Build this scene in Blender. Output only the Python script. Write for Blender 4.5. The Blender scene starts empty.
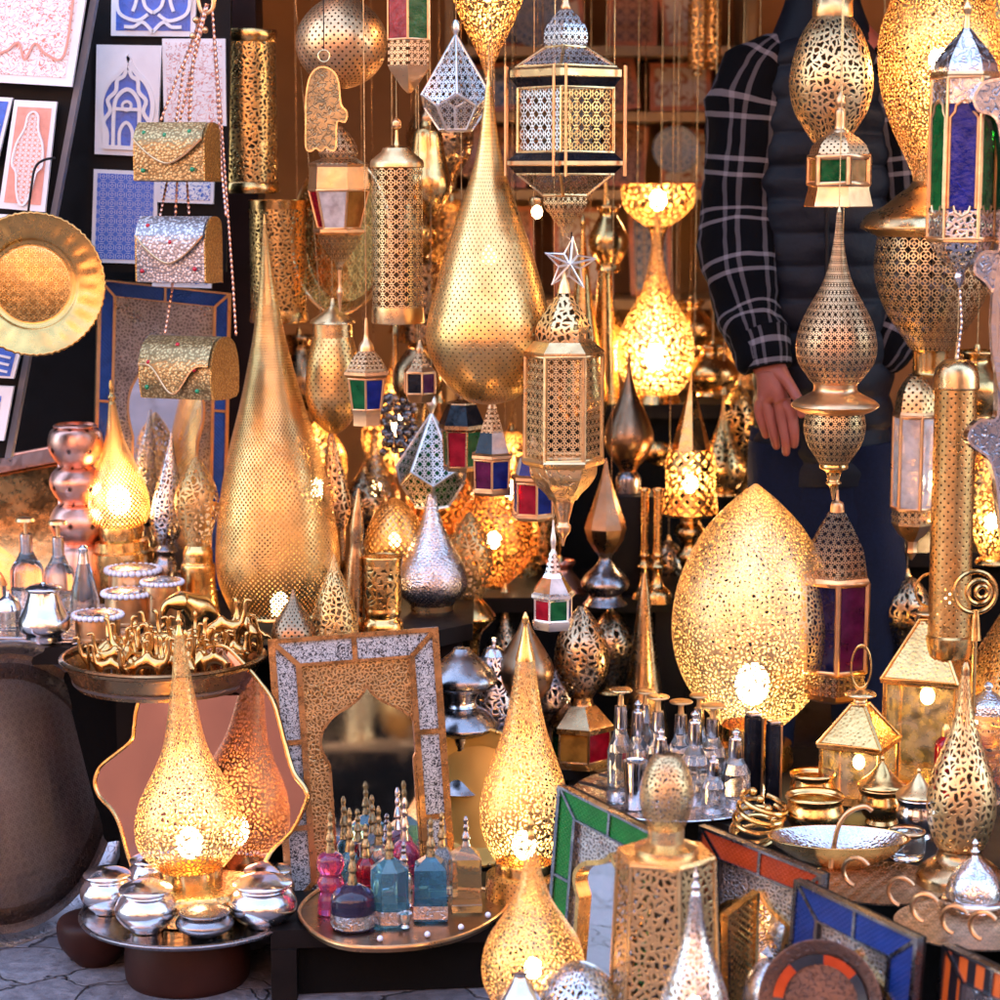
import bpy, bmesh, math, random
from mathutils import Vector, Matrix, Euler
random.seed(11)
R = math.radians; PI = math.pi
SC = bpy.context.scene; COL = SC.collection
# ------------------------------------------------------------------ camera
F = 2255.0; PITCH = R(8.4); CAM = Vector((0, 0, 1.3))
cam = bpy.data.cameras.new('camera'); camo = bpy.data.objects.new('camera', cam); COL.objects.link(camo)
camo.location = CAM; camo.rotation_euler = (PI/2-PITCH, 0, 0)
cam.sensor_width = 36; cam.lens = 36*F/1000; cam.clip_end = 400; cam.clip_start = .05
cam.dof.use_dof = True; cam.dof.focus_distance = 3.72; cam.dof.aperture_fstop = 4.0
SC.camera = camo
FW = Vector((0, math.cos(PITCH), -math.sin(PITCH))); UP = Vector((0, math.sin(PITCH), math.cos(PITCH)))
def ray(u, v): return Vector((1, 0, 0))*((u-500)/F) - UP*((v-500)/F) + FW
def P(u, v, Y):                       # the point of the plane y = Y seen at photo pixel (u, v)
    d = ray(u, v); return CAM + d*(Y/d.y)
def S(v, Y): return (Y/ray(500, v).y)/F   # metres per pixel there
def Yz(v, z):                         # depth at which height z is seen at row v
    d = ray(500, v); return d.y*(z-CAM.z)/d.z
def PP(u, v, p0, n):                  # pixel ray met with a plane
    d = ray(u, v); return CAM + d*((p0-CAM).dot(n)/d.dot(n))
# ------------------------------------------------------------------ node helpers
MATS = {}
class NT:
    def __init__(s, name):
        s.m = bpy.data.materials.new(name); s.m.use_nodes = True; s.t = s.m.node_tree; s.t.nodes.clear()
        s.out = s.t.nodes.new('ShaderNodeOutputMaterial'); MATS[name] = s.m
    def n(s, typ, **kw):
        nd = s.t.nodes.new(typ)
        for k, v in kw.items(): setattr(nd, k, v)
        return nd
    def link(s, a, b): s.t.links.new(a, b)
    def put(s, sock, v):
        if hasattr(v, 'is_output'): s.link(v, sock)
        elif isinstance(v, (tuple, list)) and len(v) == 3 and sock.type == 'RGBA': sock.default_value = (*v, 1)
        else: sock.default_value = v
    def math(s, op, a, b=0.0, c=None):
        nd = s.n('ShaderNodeMath', operation=op); s.put(nd.inputs[0], a); s.put(nd.inputs[1], b)
        if c is not None: s.put(nd.inputs[2], c)
        return nd.outputs[0]
    def mix(s, f, a, b):
        nd = s.n('ShaderNodeMix', data_type='RGBA'); s.put(nd.inputs[0], f); s.put(nd.inputs[6], a); s.put(nd.inputs[7], b); return nd.outputs[2]
    def rng(s, x, a, b, c=0., d=1.):
        nd = s.n('ShaderNodeMapRange'); nd.inputs[1].default_value = a; nd.inputs[2].default_value = b; nd.inputs[3].default_value = c; nd.inputs[4].default_value = d
        s.link(x, nd.inputs[0]); return nd.outputs[0]
    def uv(s): return s.n('ShaderNodeUVMap', uv_map='UVMap').outputs[0]
    def obj(s): return s.n('ShaderNodeTexCoord').outputs['Object']
    def mapping(s, vec, scale=(1, 1, 1), rot=(0, 0, 0), loc=(0, 0, 0)):
        nd = s.n('ShaderNodeMapping'); s.link(vec, nd.inputs[0]); nd.inputs[1].default_value = loc; nd.inputs[2].default_value = rot; nd.inputs[3].default_value = scale; return nd.outputs[0]
    def noise(s, vec, scale, detail=2, rough=.5, dist=0, out=0, dim='3D'):
        nd = s.n('ShaderNodeTexNoise', noise_dimensions=dim); s.link(vec, nd.inputs['Vector']); nd.inputs['Scale'].default_value = scale; nd.inputs['Detail'].default_value = detail
        nd.inputs['Roughness'].default_value = rough; nd.inputs['Distortion'].default_value = dist; return nd.outputs[out]
    def vor(s, vec, scale, feature='F1', rnd=1., metric='EUCLIDEAN', dim='2D', out=0):
        nd = s.n('ShaderNodeTexVoronoi', voronoi_dimensions=dim, feature=feature)
        if feature in ('F1', 'F2', 'SMOOTH_F1'): nd.distance = metric
        s.link(vec, nd.inputs['Vector']); nd.inputs['Scale'].default_value = scale; nd.inputs['Randomness'].default_value = rnd; return nd.outputs[out]
    def xyz(s, vec):
        nd = s.n('ShaderNodeSeparateXYZ'); s.link(vec, nd.inputs[0]); return nd.outputs
    def bump(s, h, strength=.5, dist=.001, nrm=None):
        nd = s.n('ShaderNodeBump'); s.link(h, nd.inputs['Height']); nd.inputs['Strength'].default_value = strength; nd.inputs['Distance'].default_value = dist
        if nrm is not None: s.link(nrm, nd.inputs['Normal'])
        return nd.outputs[0]
    def bsdf(s, col, rough=.5, metal=0., normal=None, **kw):
        nd = s.n('ShaderNodeBsdfPrincipled'); s.put(nd.inputs['Base Color'], col); s.put(nd.inputs['Roughness'], rough); s.put(nd.inputs['Metallic'], metal)
        if normal is not None: s.link(normal, nd.inputs['Normal'])
        for k, v in kw.items(): s.put(nd.inputs[k.replace('_', ' ')], v)
        return nd.outputs[0]
    def done(s, sh): s.link(sh, s.out.inputs[0]); return s.m
# pattern -> scalar, 1 where there is metal, 0 where there is a hole
def pattern(t, kind, thr, soft=.06):
    uv = t.uv()
    if kind == 'dots':
        v = t.mapping(uv, (1.4142,)*3, (0, 0, PI/4)); d = t.vor(v, 1., rnd=0.); return t.rng(d, thr-soft, thr+soft)
    if kind == 'grid':
        d = t.vor(uv, 1., rnd=0.12); return t.rng(d, thr-soft, thr+soft)
    if kind == 'diamond':
        v = t.mapping(uv, (1.4142,)*3, (0, 0, PI/4)); d = t.vor(v, 1., rnd=0., metric='CHEBYCHEV'); return t.rng(d, thr-soft, thr+soft)
    if kind == 'arab':
        w = t.n('ShaderNodeVectorMath', operation='MULTIPLY_ADD'); t.link(t.noise(uv, .9, 1, out=1), w.inputs[0]); w.inputs[1].default_value = (1.3, 1.3, 0); t.link(uv, w.inputs[2])
        d = t.vor(w.outputs[0], 1., 'DISTANCE_TO_EDGE', .95); return t.rng(d, thr+soft, thr-soft)
    if kind == 'worm':
        n = t.noise(uv, .8, 0, dist=.6, dim='2D'); a = t.math('ABSOLUTE', t.math('SUBTRACT', n, .5)); a2 = t.math('ABSOLUTE', t.math('SUBTRACT', t.noise(t.mapping(uv, loc=(7.3, 3.1, 0)), .55, 0, dim='2D'), .5))
        m = t.math('MAXIMUM', a, t.math('MULTIPLY', t.rng(a2, .02, .05, 1, 0), .2)); return t.rng(m, thr-soft*.5, thr+soft*.5)
    if kind == 'star':
        x, y, z = t.xyz(uv); k = 2*PI
        c = lambda e: t.math('COSINE', t.math('MULTIPLY', e, k))
        f1 = t.math('ADD', c(x), c(y)); f2 = t.math('ADD', c(t.math('ADD', x, y)), c(t.math('SUBTRACT', x, y)))
        f3 = t.math('ADD', c(t.math('MULTIPLY', x, 2)), c(t.math('MULTIPLY', y, 2)))
        f = t.math('ADD', t.math('ADD', f1, t.math('MULTIPLY', f2, .6)), t.math('MULTIPLY', f3, .9))
        return t.rng(t.math('ABSOLUTE', t.math('ADD', f, .35)), thr+.12, thr-.12)
def metal(name, col, rough=.28, pat=None, thr=.3, hammer=0., hole=True, inner=None, engr=.0009, patina=.42, dark=None):
    t = NT(name); ob = t.obj()
    n1 = t.noise(ob, 22, 4); n2 = t.noise(ob, 150, 2)
    dk = tuple(c*.42 for c in col) if dark is None else dark
    f = t.math('MULTIPLY', t.rng(n1, .42, .72), patina)
    c = t.mix(f, col, dk)
    rg = t.math('ADD', t.rng(n1, .3, .7, rough-.06, rough+.1), t.rng(n2, .3, .7, -.04, .04))
    nrm = t.bump(t.noise(ob, 60, 2), .12, .004, t.bump(t.noise(ob, 15, 2), .16, .012))
    if hammer: nrm = t.bump(t.vor(ob, hammer, dim='3D'), .5, .0022, nrm)
    m = None
    if pat:
        m = pattern(t, pat, thr); nrm = t.bump(m, .9 if not hole else .5, engr, nrm)
        if not hole: c = t.mix(t.rng(m, 0, 1, .75, 0), c, dk)
    sh = t.bsdf(c, rg, 1., nrm)
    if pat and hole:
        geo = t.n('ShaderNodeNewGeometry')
        lit = inner or name in ('gold_fine', 'gold_arab', 'gold_diamond'); ins = t.bsdf(tuple(min(1, x*1.05) if lit else x*.18 for x in (inner or col)), .5, .75)  # inner face
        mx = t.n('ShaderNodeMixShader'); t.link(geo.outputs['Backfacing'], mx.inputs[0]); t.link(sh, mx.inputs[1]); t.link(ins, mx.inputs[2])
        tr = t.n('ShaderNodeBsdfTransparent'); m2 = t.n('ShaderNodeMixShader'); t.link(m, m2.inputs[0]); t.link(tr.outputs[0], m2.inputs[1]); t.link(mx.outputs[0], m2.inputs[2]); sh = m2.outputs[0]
    return t.done(sh)
def plain(name, col, rough=.6, metal_=0., var=.0, scale=30, bumps=0., **kw):
    t = NT(name); ob = t.obj(); c = col
    n = t.noise(ob, scale, 5, .6)
    if var: c = t.mix(t.rng(n, .3, .7), tuple(x*(1-var) for x in col), tuple(min(1, x*(1+var)) for x in col))
    return t.done(t.bsdf(c, t.rng(n, .3, .7, max(.02, rough-.08), rough+.08), metal_, t.bump(n, bumps, .003) if bumps else None, **kw))
def glass(name, col, rough=.04, tr=.84):
    t = NT(name); ob = t.obj()
    return t.done(t.bsdf(col, rough, 0., t.bump(t.noise(ob, 90, 2), .08, .002), Transmission_Weight=tr, IOR=1.45))
def pane(name, col, rough=.12, op=.62):       # thin coloured glass pane: tinted see-through plus gloss
    t = NT(name); ob = t.obj()
    tr = t.n('ShaderNodeBsdfTransparent'); tr.inputs[0].default_value = (*[min(1, c*1.6+.02) for c in col], 1)
    b = t.bsdf(col, rough, 0., t.bump(t.noise(ob, 120, 2), .25, .002), Specular_IOR_Level=.35)
    mx = t.n('ShaderNodeMixShader'); t.link(t.rng(t.noise(ob, 45, 3), .35, .65, op-.18, op+.22), mx.inputs[0]); t.link(tr.outputs[0], mx.inputs[1]); t.link(b, mx.inputs[2]); return t.done(mx.outputs[0])
def emis(name, col, s):
    t = NT(name); e = t.n('ShaderNodeEmission'); e.inputs[0].default_value = (*col, 1); e.inputs[1].default_value = s; return t.done(e.outputs[0])
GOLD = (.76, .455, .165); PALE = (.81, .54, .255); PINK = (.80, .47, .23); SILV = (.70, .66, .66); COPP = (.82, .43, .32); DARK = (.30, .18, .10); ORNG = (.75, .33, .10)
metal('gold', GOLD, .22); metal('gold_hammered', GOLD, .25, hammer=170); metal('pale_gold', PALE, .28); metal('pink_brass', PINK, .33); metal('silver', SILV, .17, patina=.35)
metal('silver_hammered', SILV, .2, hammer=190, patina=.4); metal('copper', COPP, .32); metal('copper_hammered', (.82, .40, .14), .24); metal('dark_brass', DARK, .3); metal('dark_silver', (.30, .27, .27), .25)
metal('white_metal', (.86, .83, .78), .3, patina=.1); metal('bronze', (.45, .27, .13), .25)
metal('gold_dots', GOLD, .31, 'dots', .16); metal('gold_fine', (.72, .46, .18), .34, 'dots', .30); metal('gold_arab', GOLD, .26, 'arab', .16); metal('gold_worm', (.68, .43, .17), .34, 'arab', .17, inner=(.9, .62, .28)); metal('gold_leaf', GOLD, .27, 'arab', .23)
metal('gold_star', GOLD, .26, 'star', .7); metal('gold_diamond', GOLD, .26, 'diamond', .3); metal('gold_engraved', GOLD, .25, 'worm', .05, hole=False); metal('gold_sun', (.70, .42, .14), .24, 'star', .8, hole=False)
metal('pale_star', PALE, .36, 'star', .7); metal('pale_arab', (.78, .57, .31), .38, 'arab', .19, inner=(.95, .72, .36)); metal('pale_dense', (.64, .43, .21), .36, 'arab', .225); metal('pale_worm', PALE, .36, 'arab', .21); metal('pale_engraved', PALE, .3, 'worm', .05, hole=False)
metal('pink_dots', PINK, .36, 'dots', .2); metal('pink_star', PINK, .38, 'star', .7); metal('pink_worm', PINK, .3, 'arab', .2)
metal('silver_perf', SILV, .2, 'arab', .2, patina=.3); metal('silver_engraved', SILV, .22, 'worm', .06, hole=False); metal('silver_dots', SILV, .2, 'dots', .13, hammer=260); metal('silver_worm', SILV, .25, 'arab', .2)
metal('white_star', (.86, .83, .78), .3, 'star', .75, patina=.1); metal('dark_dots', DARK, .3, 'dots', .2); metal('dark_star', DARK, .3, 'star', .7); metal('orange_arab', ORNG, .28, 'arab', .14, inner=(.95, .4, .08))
metal('copper_dots', COPP, .33, 'grid', .10); metal('bronze_worm', (.55, .36, .2), .25, 'arab', .22); metal('tray_dark', (.22, .165, .15), .52, 'star', .8, hole=False, engr=.0003, patina=.4, dark=(.16, .115, .105))
metal('tray_brass', (.74, .50, .31), .35, 'star', .7, hole=False); metal('bronze_engraved', (.13, .082, .068), .4, 'worm', .05, hole=False)
for nm, c in dict(red=(.40, .006, .02), green=(.006, .11, .025), blue=(.008, .018, .20), amber=(.5, .2, .03), gold=(.78, .58, .32), white=(.72, .66, .6), navy=(.006, .008, .06), black=(.012, .012, .016), violet=(.12, .005, .05)).items(): pane('glass_'+nm, c, op=.24 if nm == 'gold' else .62)
glass('clear_glass', (.96, .95, .92), tr=.95); glass('teal_glass', (.20, .56, .72)); glass('blue_glass', (.10, .40, .60)); glass('navy_glass', (.10, .08, .18)); glass('pink_glass', (.85, .12, .30)); glass('amber_glass', (.95, .62, .28)); glass('red_glass', (.85, .03, .06))
plain('iron', (.02, .018, .018), .45, .6, Specular_IOR_Level=.15); plain('black_board', (.0035, .0032, .0036), .5, var=.3, Specular_IOR_Level=.15); plain('grey_edge', (.16, .16, .18), .5, .4); plain('dark_wood', (.006, .004, .0035), .55, var=.4, scale=14, bumps=.2, Specular_IOR_Level=.15)
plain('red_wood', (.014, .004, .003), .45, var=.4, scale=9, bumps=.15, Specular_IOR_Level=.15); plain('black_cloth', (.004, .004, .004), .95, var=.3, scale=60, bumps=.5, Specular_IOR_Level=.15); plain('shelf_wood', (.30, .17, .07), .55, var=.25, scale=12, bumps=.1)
plain('shop_wall', (.34, .17, .075), .8, var=.25, scale=3, bumps=.2, Specular_IOR_Level=.15); plain('plaster', (.40, .20, .125), .9, var=.14, scale=2.4, bumps=.35); plain('ceramic_white', (.78, .75, .73), .35, var=.05, scale=20)  # shop wall paint set amber in place of warm lamp light
plain('ceramic_blue', (.035, .13, .50), .3, var=.25, scale=70); plain('ceramic_pink', (.72, .30, .22), .4, var=.15, scale=60); plain('ceramic_orange', (.50, .15, .06), .4, var=.3, scale=30); plain('clay', (.03, .010, .007), .5, var=.3, scale=10, bumps=.2, Specular_IOR_Level=.15)
plain('green_floor', (.05, .075, .06), .8, var=.2, scale=8); plain('gem_red', (.45, .005, .02), .15); plain('gem_green', (.01, .22, .08), .15); plain('hair', (.012, .009, .008), .6); plain('skin', (.34, .085, .05), .5, var=.12, scale=40, Subsurface_Weight=.1)
plain('denim', (.006, .009, .024), .9, var=.3, scale=160, bumps=.3, Specular_IOR_Level=.15); plain('shoe', (.02, .015, .012), .5); plain('nylon', (.004, .005, .010), .55, var=.2, scale=40, bumps=.15, Specular_IOR_Level=.15); plain('wool', (.010, .010, .012), .9, Specular_IOR_Level=.15); plain('rope', (.75, .42, .30), .3, 1.)
plain('red_enamel', (.62, .02, .012), .3); plain('plate_warm', (.80, .47, .12), .42, .75); plain('pearl', (.75, .72, .78), .25)
# lamp bulbs
emis('bulb_bright', (1, .70, .36), 8.5); emis('bulb_back', (1, .64, .31), 22); emis('bulb_warm', (1, .62, .28), 7.5); emis('bulb_soft', (1, .58, .24), 3.2)
def tile_mat(name, a, b, kind, thr, bg=None):      # glazed relief: raised a, sunk b
    t = NT(name); m = pattern(t, kind, thr, .05); c = t.mix(m, b, a)
    return t.done(t.bsdf(c, .35, 0., t.bump(m, .6, .0015)))
tile_mat('tile_geometric', (.80, .78, .77), (.035, .13, .52), 'star', .3); tile_mat('tile_pink_vine', (.80, .75, .72), (.68, .24, .17), 'worm', .05); tile_mat('tile_blue_vine', (.80, .78, .77), (.04, .14, .5), 'worm', .07)
tile_mat('tile_orange_lace', (.80, .76, .72), (.72, .30, .20), 'star', .8); tile_mat('filigree', (.44, .42, .40), (.02, .02, .025), 'worm', .09); tile_mat('shelf_tile', (.50, .22, .11), (.16, .06, .03), 'star', .7); tile_mat('shelf_blue_tile', (.42, .36, .30), (.05, .09, .16), 'star', .7)
def enamel(name, col):
    t = NT(name); m = pattern(t, 'diamond', .36, .1); n = t.noise(t.obj(), 40, 3)
    return t.done(t.bsdf(t.mix(t.rng(n, .3, .7), tuple(c*.7 for c in col), col), .25, 0., t.bump(m, .5, .0012), Coat_Weight=.1, Specular_IOR_Level=.3))
enamel('enamel_blue', (.008, .045, .24)); enamel('enamel_green', (.006, .16, .022)); enamel('enamel_orange', (.50, .055, .008)); enamel('enamel_dark', (.03, .03, .035))
t = NT('mirror_glass'); t.done(t.bsdf((.80, .80, .82), t.rng(t.noise(t.obj(), 30, 3), .3, .7, .015, .06), 1.))
t = NT('rose_reflection_mirror'); t.done(t.bsdf((.40, .255, .25), t.rng(t.noise(t.obj(), 14, 4), .35, .7, .02, .10), 1.))  # the rose tint carries the reflected wall colour
t = NT('bag_gold'); ob = t.obj(); v = t.vor(ob, 210, dim='3D'); t.done(t.bsdf(t.mix(t.rng(v, .1, .6), (.62, .46, .20), (.22, .14, .05)), .3, .55, t.bump(v, .5, .0015)))
t = NT('bag_silver'); ob = t.obj(); v = t.vor(ob, 210, dim='3D'); t.done(t.bsdf(t.mix(t.rng(v, .1, .6), (.72, .69, .68), (.22, .2, .2)), .3, .55, t.bump(v, .5, .0015)))
t = NT('bag_side'); ob = t.obj(); v = t.vor(ob, 260, dim='3D'); t.done(t.bsdf(t.mix(t.rng(v, .1, .6), (.80, .46, .12), (.4, .18, .04)), .3, .6, t.bump(v, .8, .002)))
t = NT('cobbles'); ob = t.obj(); w = t.noise(ob, 6, 3); wv_ = t.n('ShaderNodeVectorMath', operation='MULTIPLY_ADD'); t.link(t.noise(ob, 7, 4, out=1), wv_.inputs[0]); wv_.inputs[1].default_value = (.22, .22, 0); t.link(ob, wv_.inputs[2]); e = t.vor(t.mapping(wv_.outputs[0], (1, 1.8, 1), (0, 0, .5)), 5.2, 'DISTANCE_TO_EDGE', 1.); n = t.noise(ob, 45, 6, .65); g = t.rng(e, .0, .035)
cc = t.n('ShaderNodeTexVoronoi', voronoi_dimensions='2D'); t.link(t.mapping(wv_.outputs[0], (1, 1.8, 1), (0, 0, .5)), cc.inputs['Vector']); cc.inputs['Scale'].default_value = 5.2; cv = t.n('ShaderNodeSeparateColor'); t.link(cc.outputs['Color'], cv.inputs[0]); st = t.mix(cv.outputs[0], t.mix(t.rng(n, .3, .7), (.08, .073, .085), (.22, .20, .215)), t.mix(t.rng(n, .3, .7), (.14, .125, .14), (.34, .31, .33))); c = t.mix(g, (.035, .03, .034), st)
t.done(t.bsdf(c, t.rng(n, .3, .7, .45, .75), 0., t.bump(t.math('ADD', t.math('MULTIPLY', g, .8), t.math('MULTIPLY', n, .35)), .8, .02)))
t = NT('plaid'); x, y, z = t.xyz(t.uv())
def band(c, period, off, w):
    f = t.math('FRACT', t.math('ADD', t.math('DIVIDE', c, period), off)); return t.math('LESS_THAN', t.math('ABSOLUTE', t.math('SUBTRACT', f, .5)), w)
hv = t.math('MAXIMUM', band(y, .105, 0, .04), band(y, .105, .27, .04)); vv = t.math('MAXIMUM', band(x, .105, .1, .045), band(x, .105, .36, .045))
s_ = t.math('ADD', t.math('MULTIPLY', hv, .55), t.math('MULTIPLY', vv, .32)); wv = t.noise(t.uv(), 900, 1)
t.done(t.bsdf(t.mix(s_, (.002, .002, .003), (.25, .21, .215)), .9, 0., t.bump(wv, .3, .001), Specular_IOR_Level=.1))
t = NT('quilt'); x, y, z = t.xyz(t.obj()); t.done(t.bsdf(t.mix(t.noise(t.obj(), 30, 3), (.0015, .002, .005), (.003, .0045, .010)), .6, 0., t.bump(t.noise(t.obj(), 55, 3), .3, .006), Specular_IOR_Level=.25))
metal('pale_dots', PALE, .3, 'dots', .22)
t = NT('stripes'); x, y, z = t.xyz(t.uv()); f = t.math('FRACT', t.math('MULTIPLY', x, .28)); t.done(t.bsdf(t.mix(t.math('GREATER_THAN', f, .5), (.60, .12, .02), (.015, .012, .015)), .3))
metal('dark_engraved', (.50, .46, .45), .33, 'arab', .2, hole=False, dark=(.10, .085, .085)); metal('bronze_dark_engraved', (.58, .38, .18), .33, 'arab', .2, hole=False, dark=(.09, .05, .02)); metal('figurine_brass', (.72, .40, .14), .2); metal('silver_grey', (.38, .385, .43), .25, 'worm', .05, hole=False)
metal('pink_engraved', (.36, .27, .14), .36, 'worm', .07, hole=False)
metal('plate_gold', (.62, .37, .12), .27); metal('rim_grey', (.50, .47, .50), .38, 'worm', .05, hole=False, engr=.0003)
enamel('enamel_sky', (.02, .10, .44)); tile_mat('shelf_cream_tile', (.55, .42, .30), (.30, .10, .04), 'worm', .08)

# ------------------------------------------------------------------ objects
def build(name, bm, mat, parent=None, ang=40, recalc=True, loc=None):
    if recalc: bmesh.ops.recalc_face_normals(bm, faces=bm.faces[:])
    me = bpy.data.meshes.new(name); bm.to_mesh(me); bm.free()
    for mt in (mat if isinstance(mat, (list, tuple)) else [mat]): me.materials.append(MATS[mt])
    me.polygons.foreach_set('use_smooth', [True]*len(me.polygons)); me.set_sharp_from_angle(angle=R(ang))
    o = bpy.data.objects.new(name, me); COL.objects.link(o)
    if parent: o.parent = parent
    if loc is not None: o.location = loc
    return o
def tag(o, label, cat, group=None, kind=None):
    if label: o['label'] = label
    if cat: o['category'] = cat
    if group: o['group'] = group
    if kind: o['kind'] = kind
    return o
def thing(name, label, cat, loc, rot=(0, 0, 0), group=None):
    o = bpy.data.objects.new(name, None); COL.objects.link(o); o.location = loc; o.rotation_euler = rot; o.empty_display_size = .03
    return tag(o, label, cat, group)
def dup(root, loc=None, rot=None, label=None, scale=None):
    r = root.copy(); COL.objects.link(r)
    if loc is not None: r.location = loc
    if rot is not None: r.rotation_euler = rot
    if scale is not None: r.scale = (scale,)*3
    if label: r['label'] = label
    for ch in list(root.children):
        c = ch.copy(); COL.objects.link(c); c.parent = r
        for g in list(ch.children):
            d = g.copy(); COL.objects.link(d); d.parent = c
    return r
def NB(): 
    b = bmesh.new(); b.loops.layers.uv.new('UVMap'); return b
def spline(prof, sub=5):
    """smooth a (r, z) profile; a point given twice is a crease"""
    out = []
    n = len(prof)
    for i in range(n-1):
        p1, p2 = prof[i], prof[i+1]
        if abs(p1[0]-p2[0])+abs(p1[1]-p2[1]) < 1e-9: continue
        p0 = prof[i-1] if i else p1; p3 = prof[i+2] if i+2 < n else p2
        for k in range(sub):
            t = k/sub
            out.append(tuple(max(0, .5*((2*b)+(-a+c)*t+(2*a-5*b+4*c-d)*t*t+(-a+3*b-3*c+d)*t*t*t)) if j == 0 else .5*((2*b)+(-a+c)*t+(2*a-5*b+4*c-d)*t*t+(-a+3*b-3*c+d)*t*t*t) for j, (a, b, c, d) in enumerate(zip(p0, p1, p2, p3))))
    out.append(prof[-1]); return out
def lathe(prof, seg=48, cell=.01, bm=None, even=True, lobes=0, amp=0., M=None):
    """prof: (r, z) from top to bottom, metres; UV in pattern cells"""
    bm = bm or NB(); uvl = bm.loops.layers.uv.active
    rm = max(r for r, z in prof); N = max(4, int(round(2*PI*rm/cell/2))*2)
    arc = [0]
    for a, b in zip(prof, prof[1:]): arc.append(arc[-1]+math.hypot(a[0]-b[0], a[1]-b[1]))
    rows = []
    for r, z in prof:
        if r < 1e-6: v = bm.verts.new((0, 0, z)); rows.append([v]*seg)
        else: rows.append([bm.verts.new((r*(1+amp*math.cos(lobes*2*PI*i/seg))*math.sin(2*PI*i/seg), r*(1+amp*math.cos(lobes*2*PI*i/seg))*math.cos(2*PI*i/seg), z)) for i in range(seg)])
    for j in range(len(prof)-1):
        for i in range(seg):
            k = (i+1) % seg
            vs = [rows[j][i], rows[j+1][i], rows[j+1][k], rows[j][k]]; us = [(i, j), (i, j+1), (i+1, j+1), (i+1, j)]
            q, w = [], []
            for v, e in zip(vs, us):
                if v not in q: q.append(v); w.append(e)
            if len(q) < 3: continue
            try: f = bm.faces.new(q)
            except ValueError: continue
            for lp, e in zip(f.loops, w): lp[uvl].uv = (e[0]/seg*N, arc[e[1]]/cell)
    if M is not None: bmesh.ops.transform(bm, matrix=M, verts=bm.verts[:])
    return bm
def facet(prof, n, phase=0., cell=.01, bm=None, mi=None, cap=True):
    """n-sided lofted sheet, pattern centred on each face; prof (circumradius, z)"""
    bm = bm or NB(); uvl = bm.loops.layers.uv.active
    rows = []
    for r, z in prof: rows.append([bm.verts.new((max(r, 1e-5)*math.sin(phase+2*PI*i/n), -max(r, 1e-5)*math.cos(phase+2*PI*i/n), z)) for i in range(n)])
    arc = [0]; ap = math.cos(PI/n)
    for a, b in zip(prof, prof[1:]): arc.append(arc[-1]+math.hypot((a[0]-b[0])*ap, a[1]-b[1]))
    hw = [r*math.sin(PI/n) for r, z in prof]
    for j in range(len(prof)-1):
        for i in range(n):
            k = (i+1) % n
            f = bm.faces.new([rows[j][i], rows[j+1][i], rows[j+1][k], rows[j][k]])
            if mi: f.material_index = mi[i % len(mi)]
            for lp, (u, v) in zip(f.loops, [(-hw[j], arc[j]), (-hw[j+1], arc[j+1]), (hw[j+1], arc[j+1]), (hw[j], arc[j])]):
                lp[uvl].uv = (u/cell+.5+i*10, (v-arc[-1]/2)/cell+.5)
    return bm
def planar(bm, cell):
    l = bm.loops.layers.uv.active
    for f in bm.faces:
        for lp in f.loops: lp[l].uv = (lp.vert.co.x/cell, lp.vert.co.y/cell)
    return bm
def box(bm, lo, hi, M=None):
    vs = [bm.verts.new(Vector((x, y, z)) if M is None else M @ Vector((x, y, z))) for z in (lo[2], hi[2]) for y in (lo[1], hi[1]) for x in (lo[0], hi[0])]
    uvl = bm.loops.layers.uv.active
    for q in ((0, 2, 3, 1), (4, 5, 7, 6), (0, 1, 5, 4), (2, 6, 7, 3), (0, 4, 6, 2), (1, 3, 7, 5)):
        f = bm.faces.new([vs[i] for i in q])
        if uvl:
            for lp in f.loops: c = lp.vert.co; lp[uvl].uv = ((c.x+c.y)*40, c.z*40)
    return bm
def rbox(lo, hi, b=.004, M=None):
    bm = NB(); box(bm, lo, hi); bmesh.ops.bevel(bm, geom=bm.edges[:], offset=b, segments=2, affect='EDGES', profile=.6)
    if M is not None: bmesh.ops.transform(bm, matrix=M, verts=bm.verts[:])
    return bm
def tube(pts, r, seg=8, bm=None, closed=False, smooth=0):
    bm = bm or NB(); uvl = bm.loops.layers.uv.active
    pts = [Vector(p) for p in pts]
    if smooth:
        q = []
        for i in range(len(pts)-1):
            p0, p1, p2, p3 = pts[max(i-1, 0)], pts[i], pts[i+1], pts[min(i+2, len(pts)-1)]
            for k in range(smooth):
                t = k/smooth; q.append(.5*(2*p1+(p2-p0)*t+(2*p0-5*p1+4*p2-p3)*t*t+(-p0+3*p1-3*p2+p3)*t**3))
        q.append(pts[-1]); pts = q
    n = len(pts); rows = []; up = None
    for i, p in enumerate(pts):
        d = (pts[(i+1) % n]-pts[i-1]) if closed else (pts[min(i+1, n-1)]-pts[max(i-1, 0)])
        d.normalize()
        if up is None: up = d.orthogonal()
        up = (up-d*up.dot(d)); up = up.normalized() if up.length > 1e-6 else d.orthogonal().normalized(); sd = d.cross(up)
        rr = r(i/(max(n-1, 1))) if callable(r) else r
        rows.append([bm.verts.new(p+(up*math.cos(2*PI*k/seg)+sd*math.sin(2*PI*k/seg))*rr) for k in range(seg)])
    for i in range(n if closed else n-1):
        a, b = rows[i], rows[(i+1) % n]
        for k in range(seg):
            f = bm.faces.new([a[k], a[(k+1) % seg], b[(k+1) % seg], b[k]])
            for lp, (x, y) in zip(f.loops, ((k, i), (k+1, i), (k+1, i+1), (k, i+1))): lp[uvl].uv = (x/seg, y/4)
    if not closed: bm.faces.new(rows[0][::-1]); bm.faces.new(rows[-1])
    return bm
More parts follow.
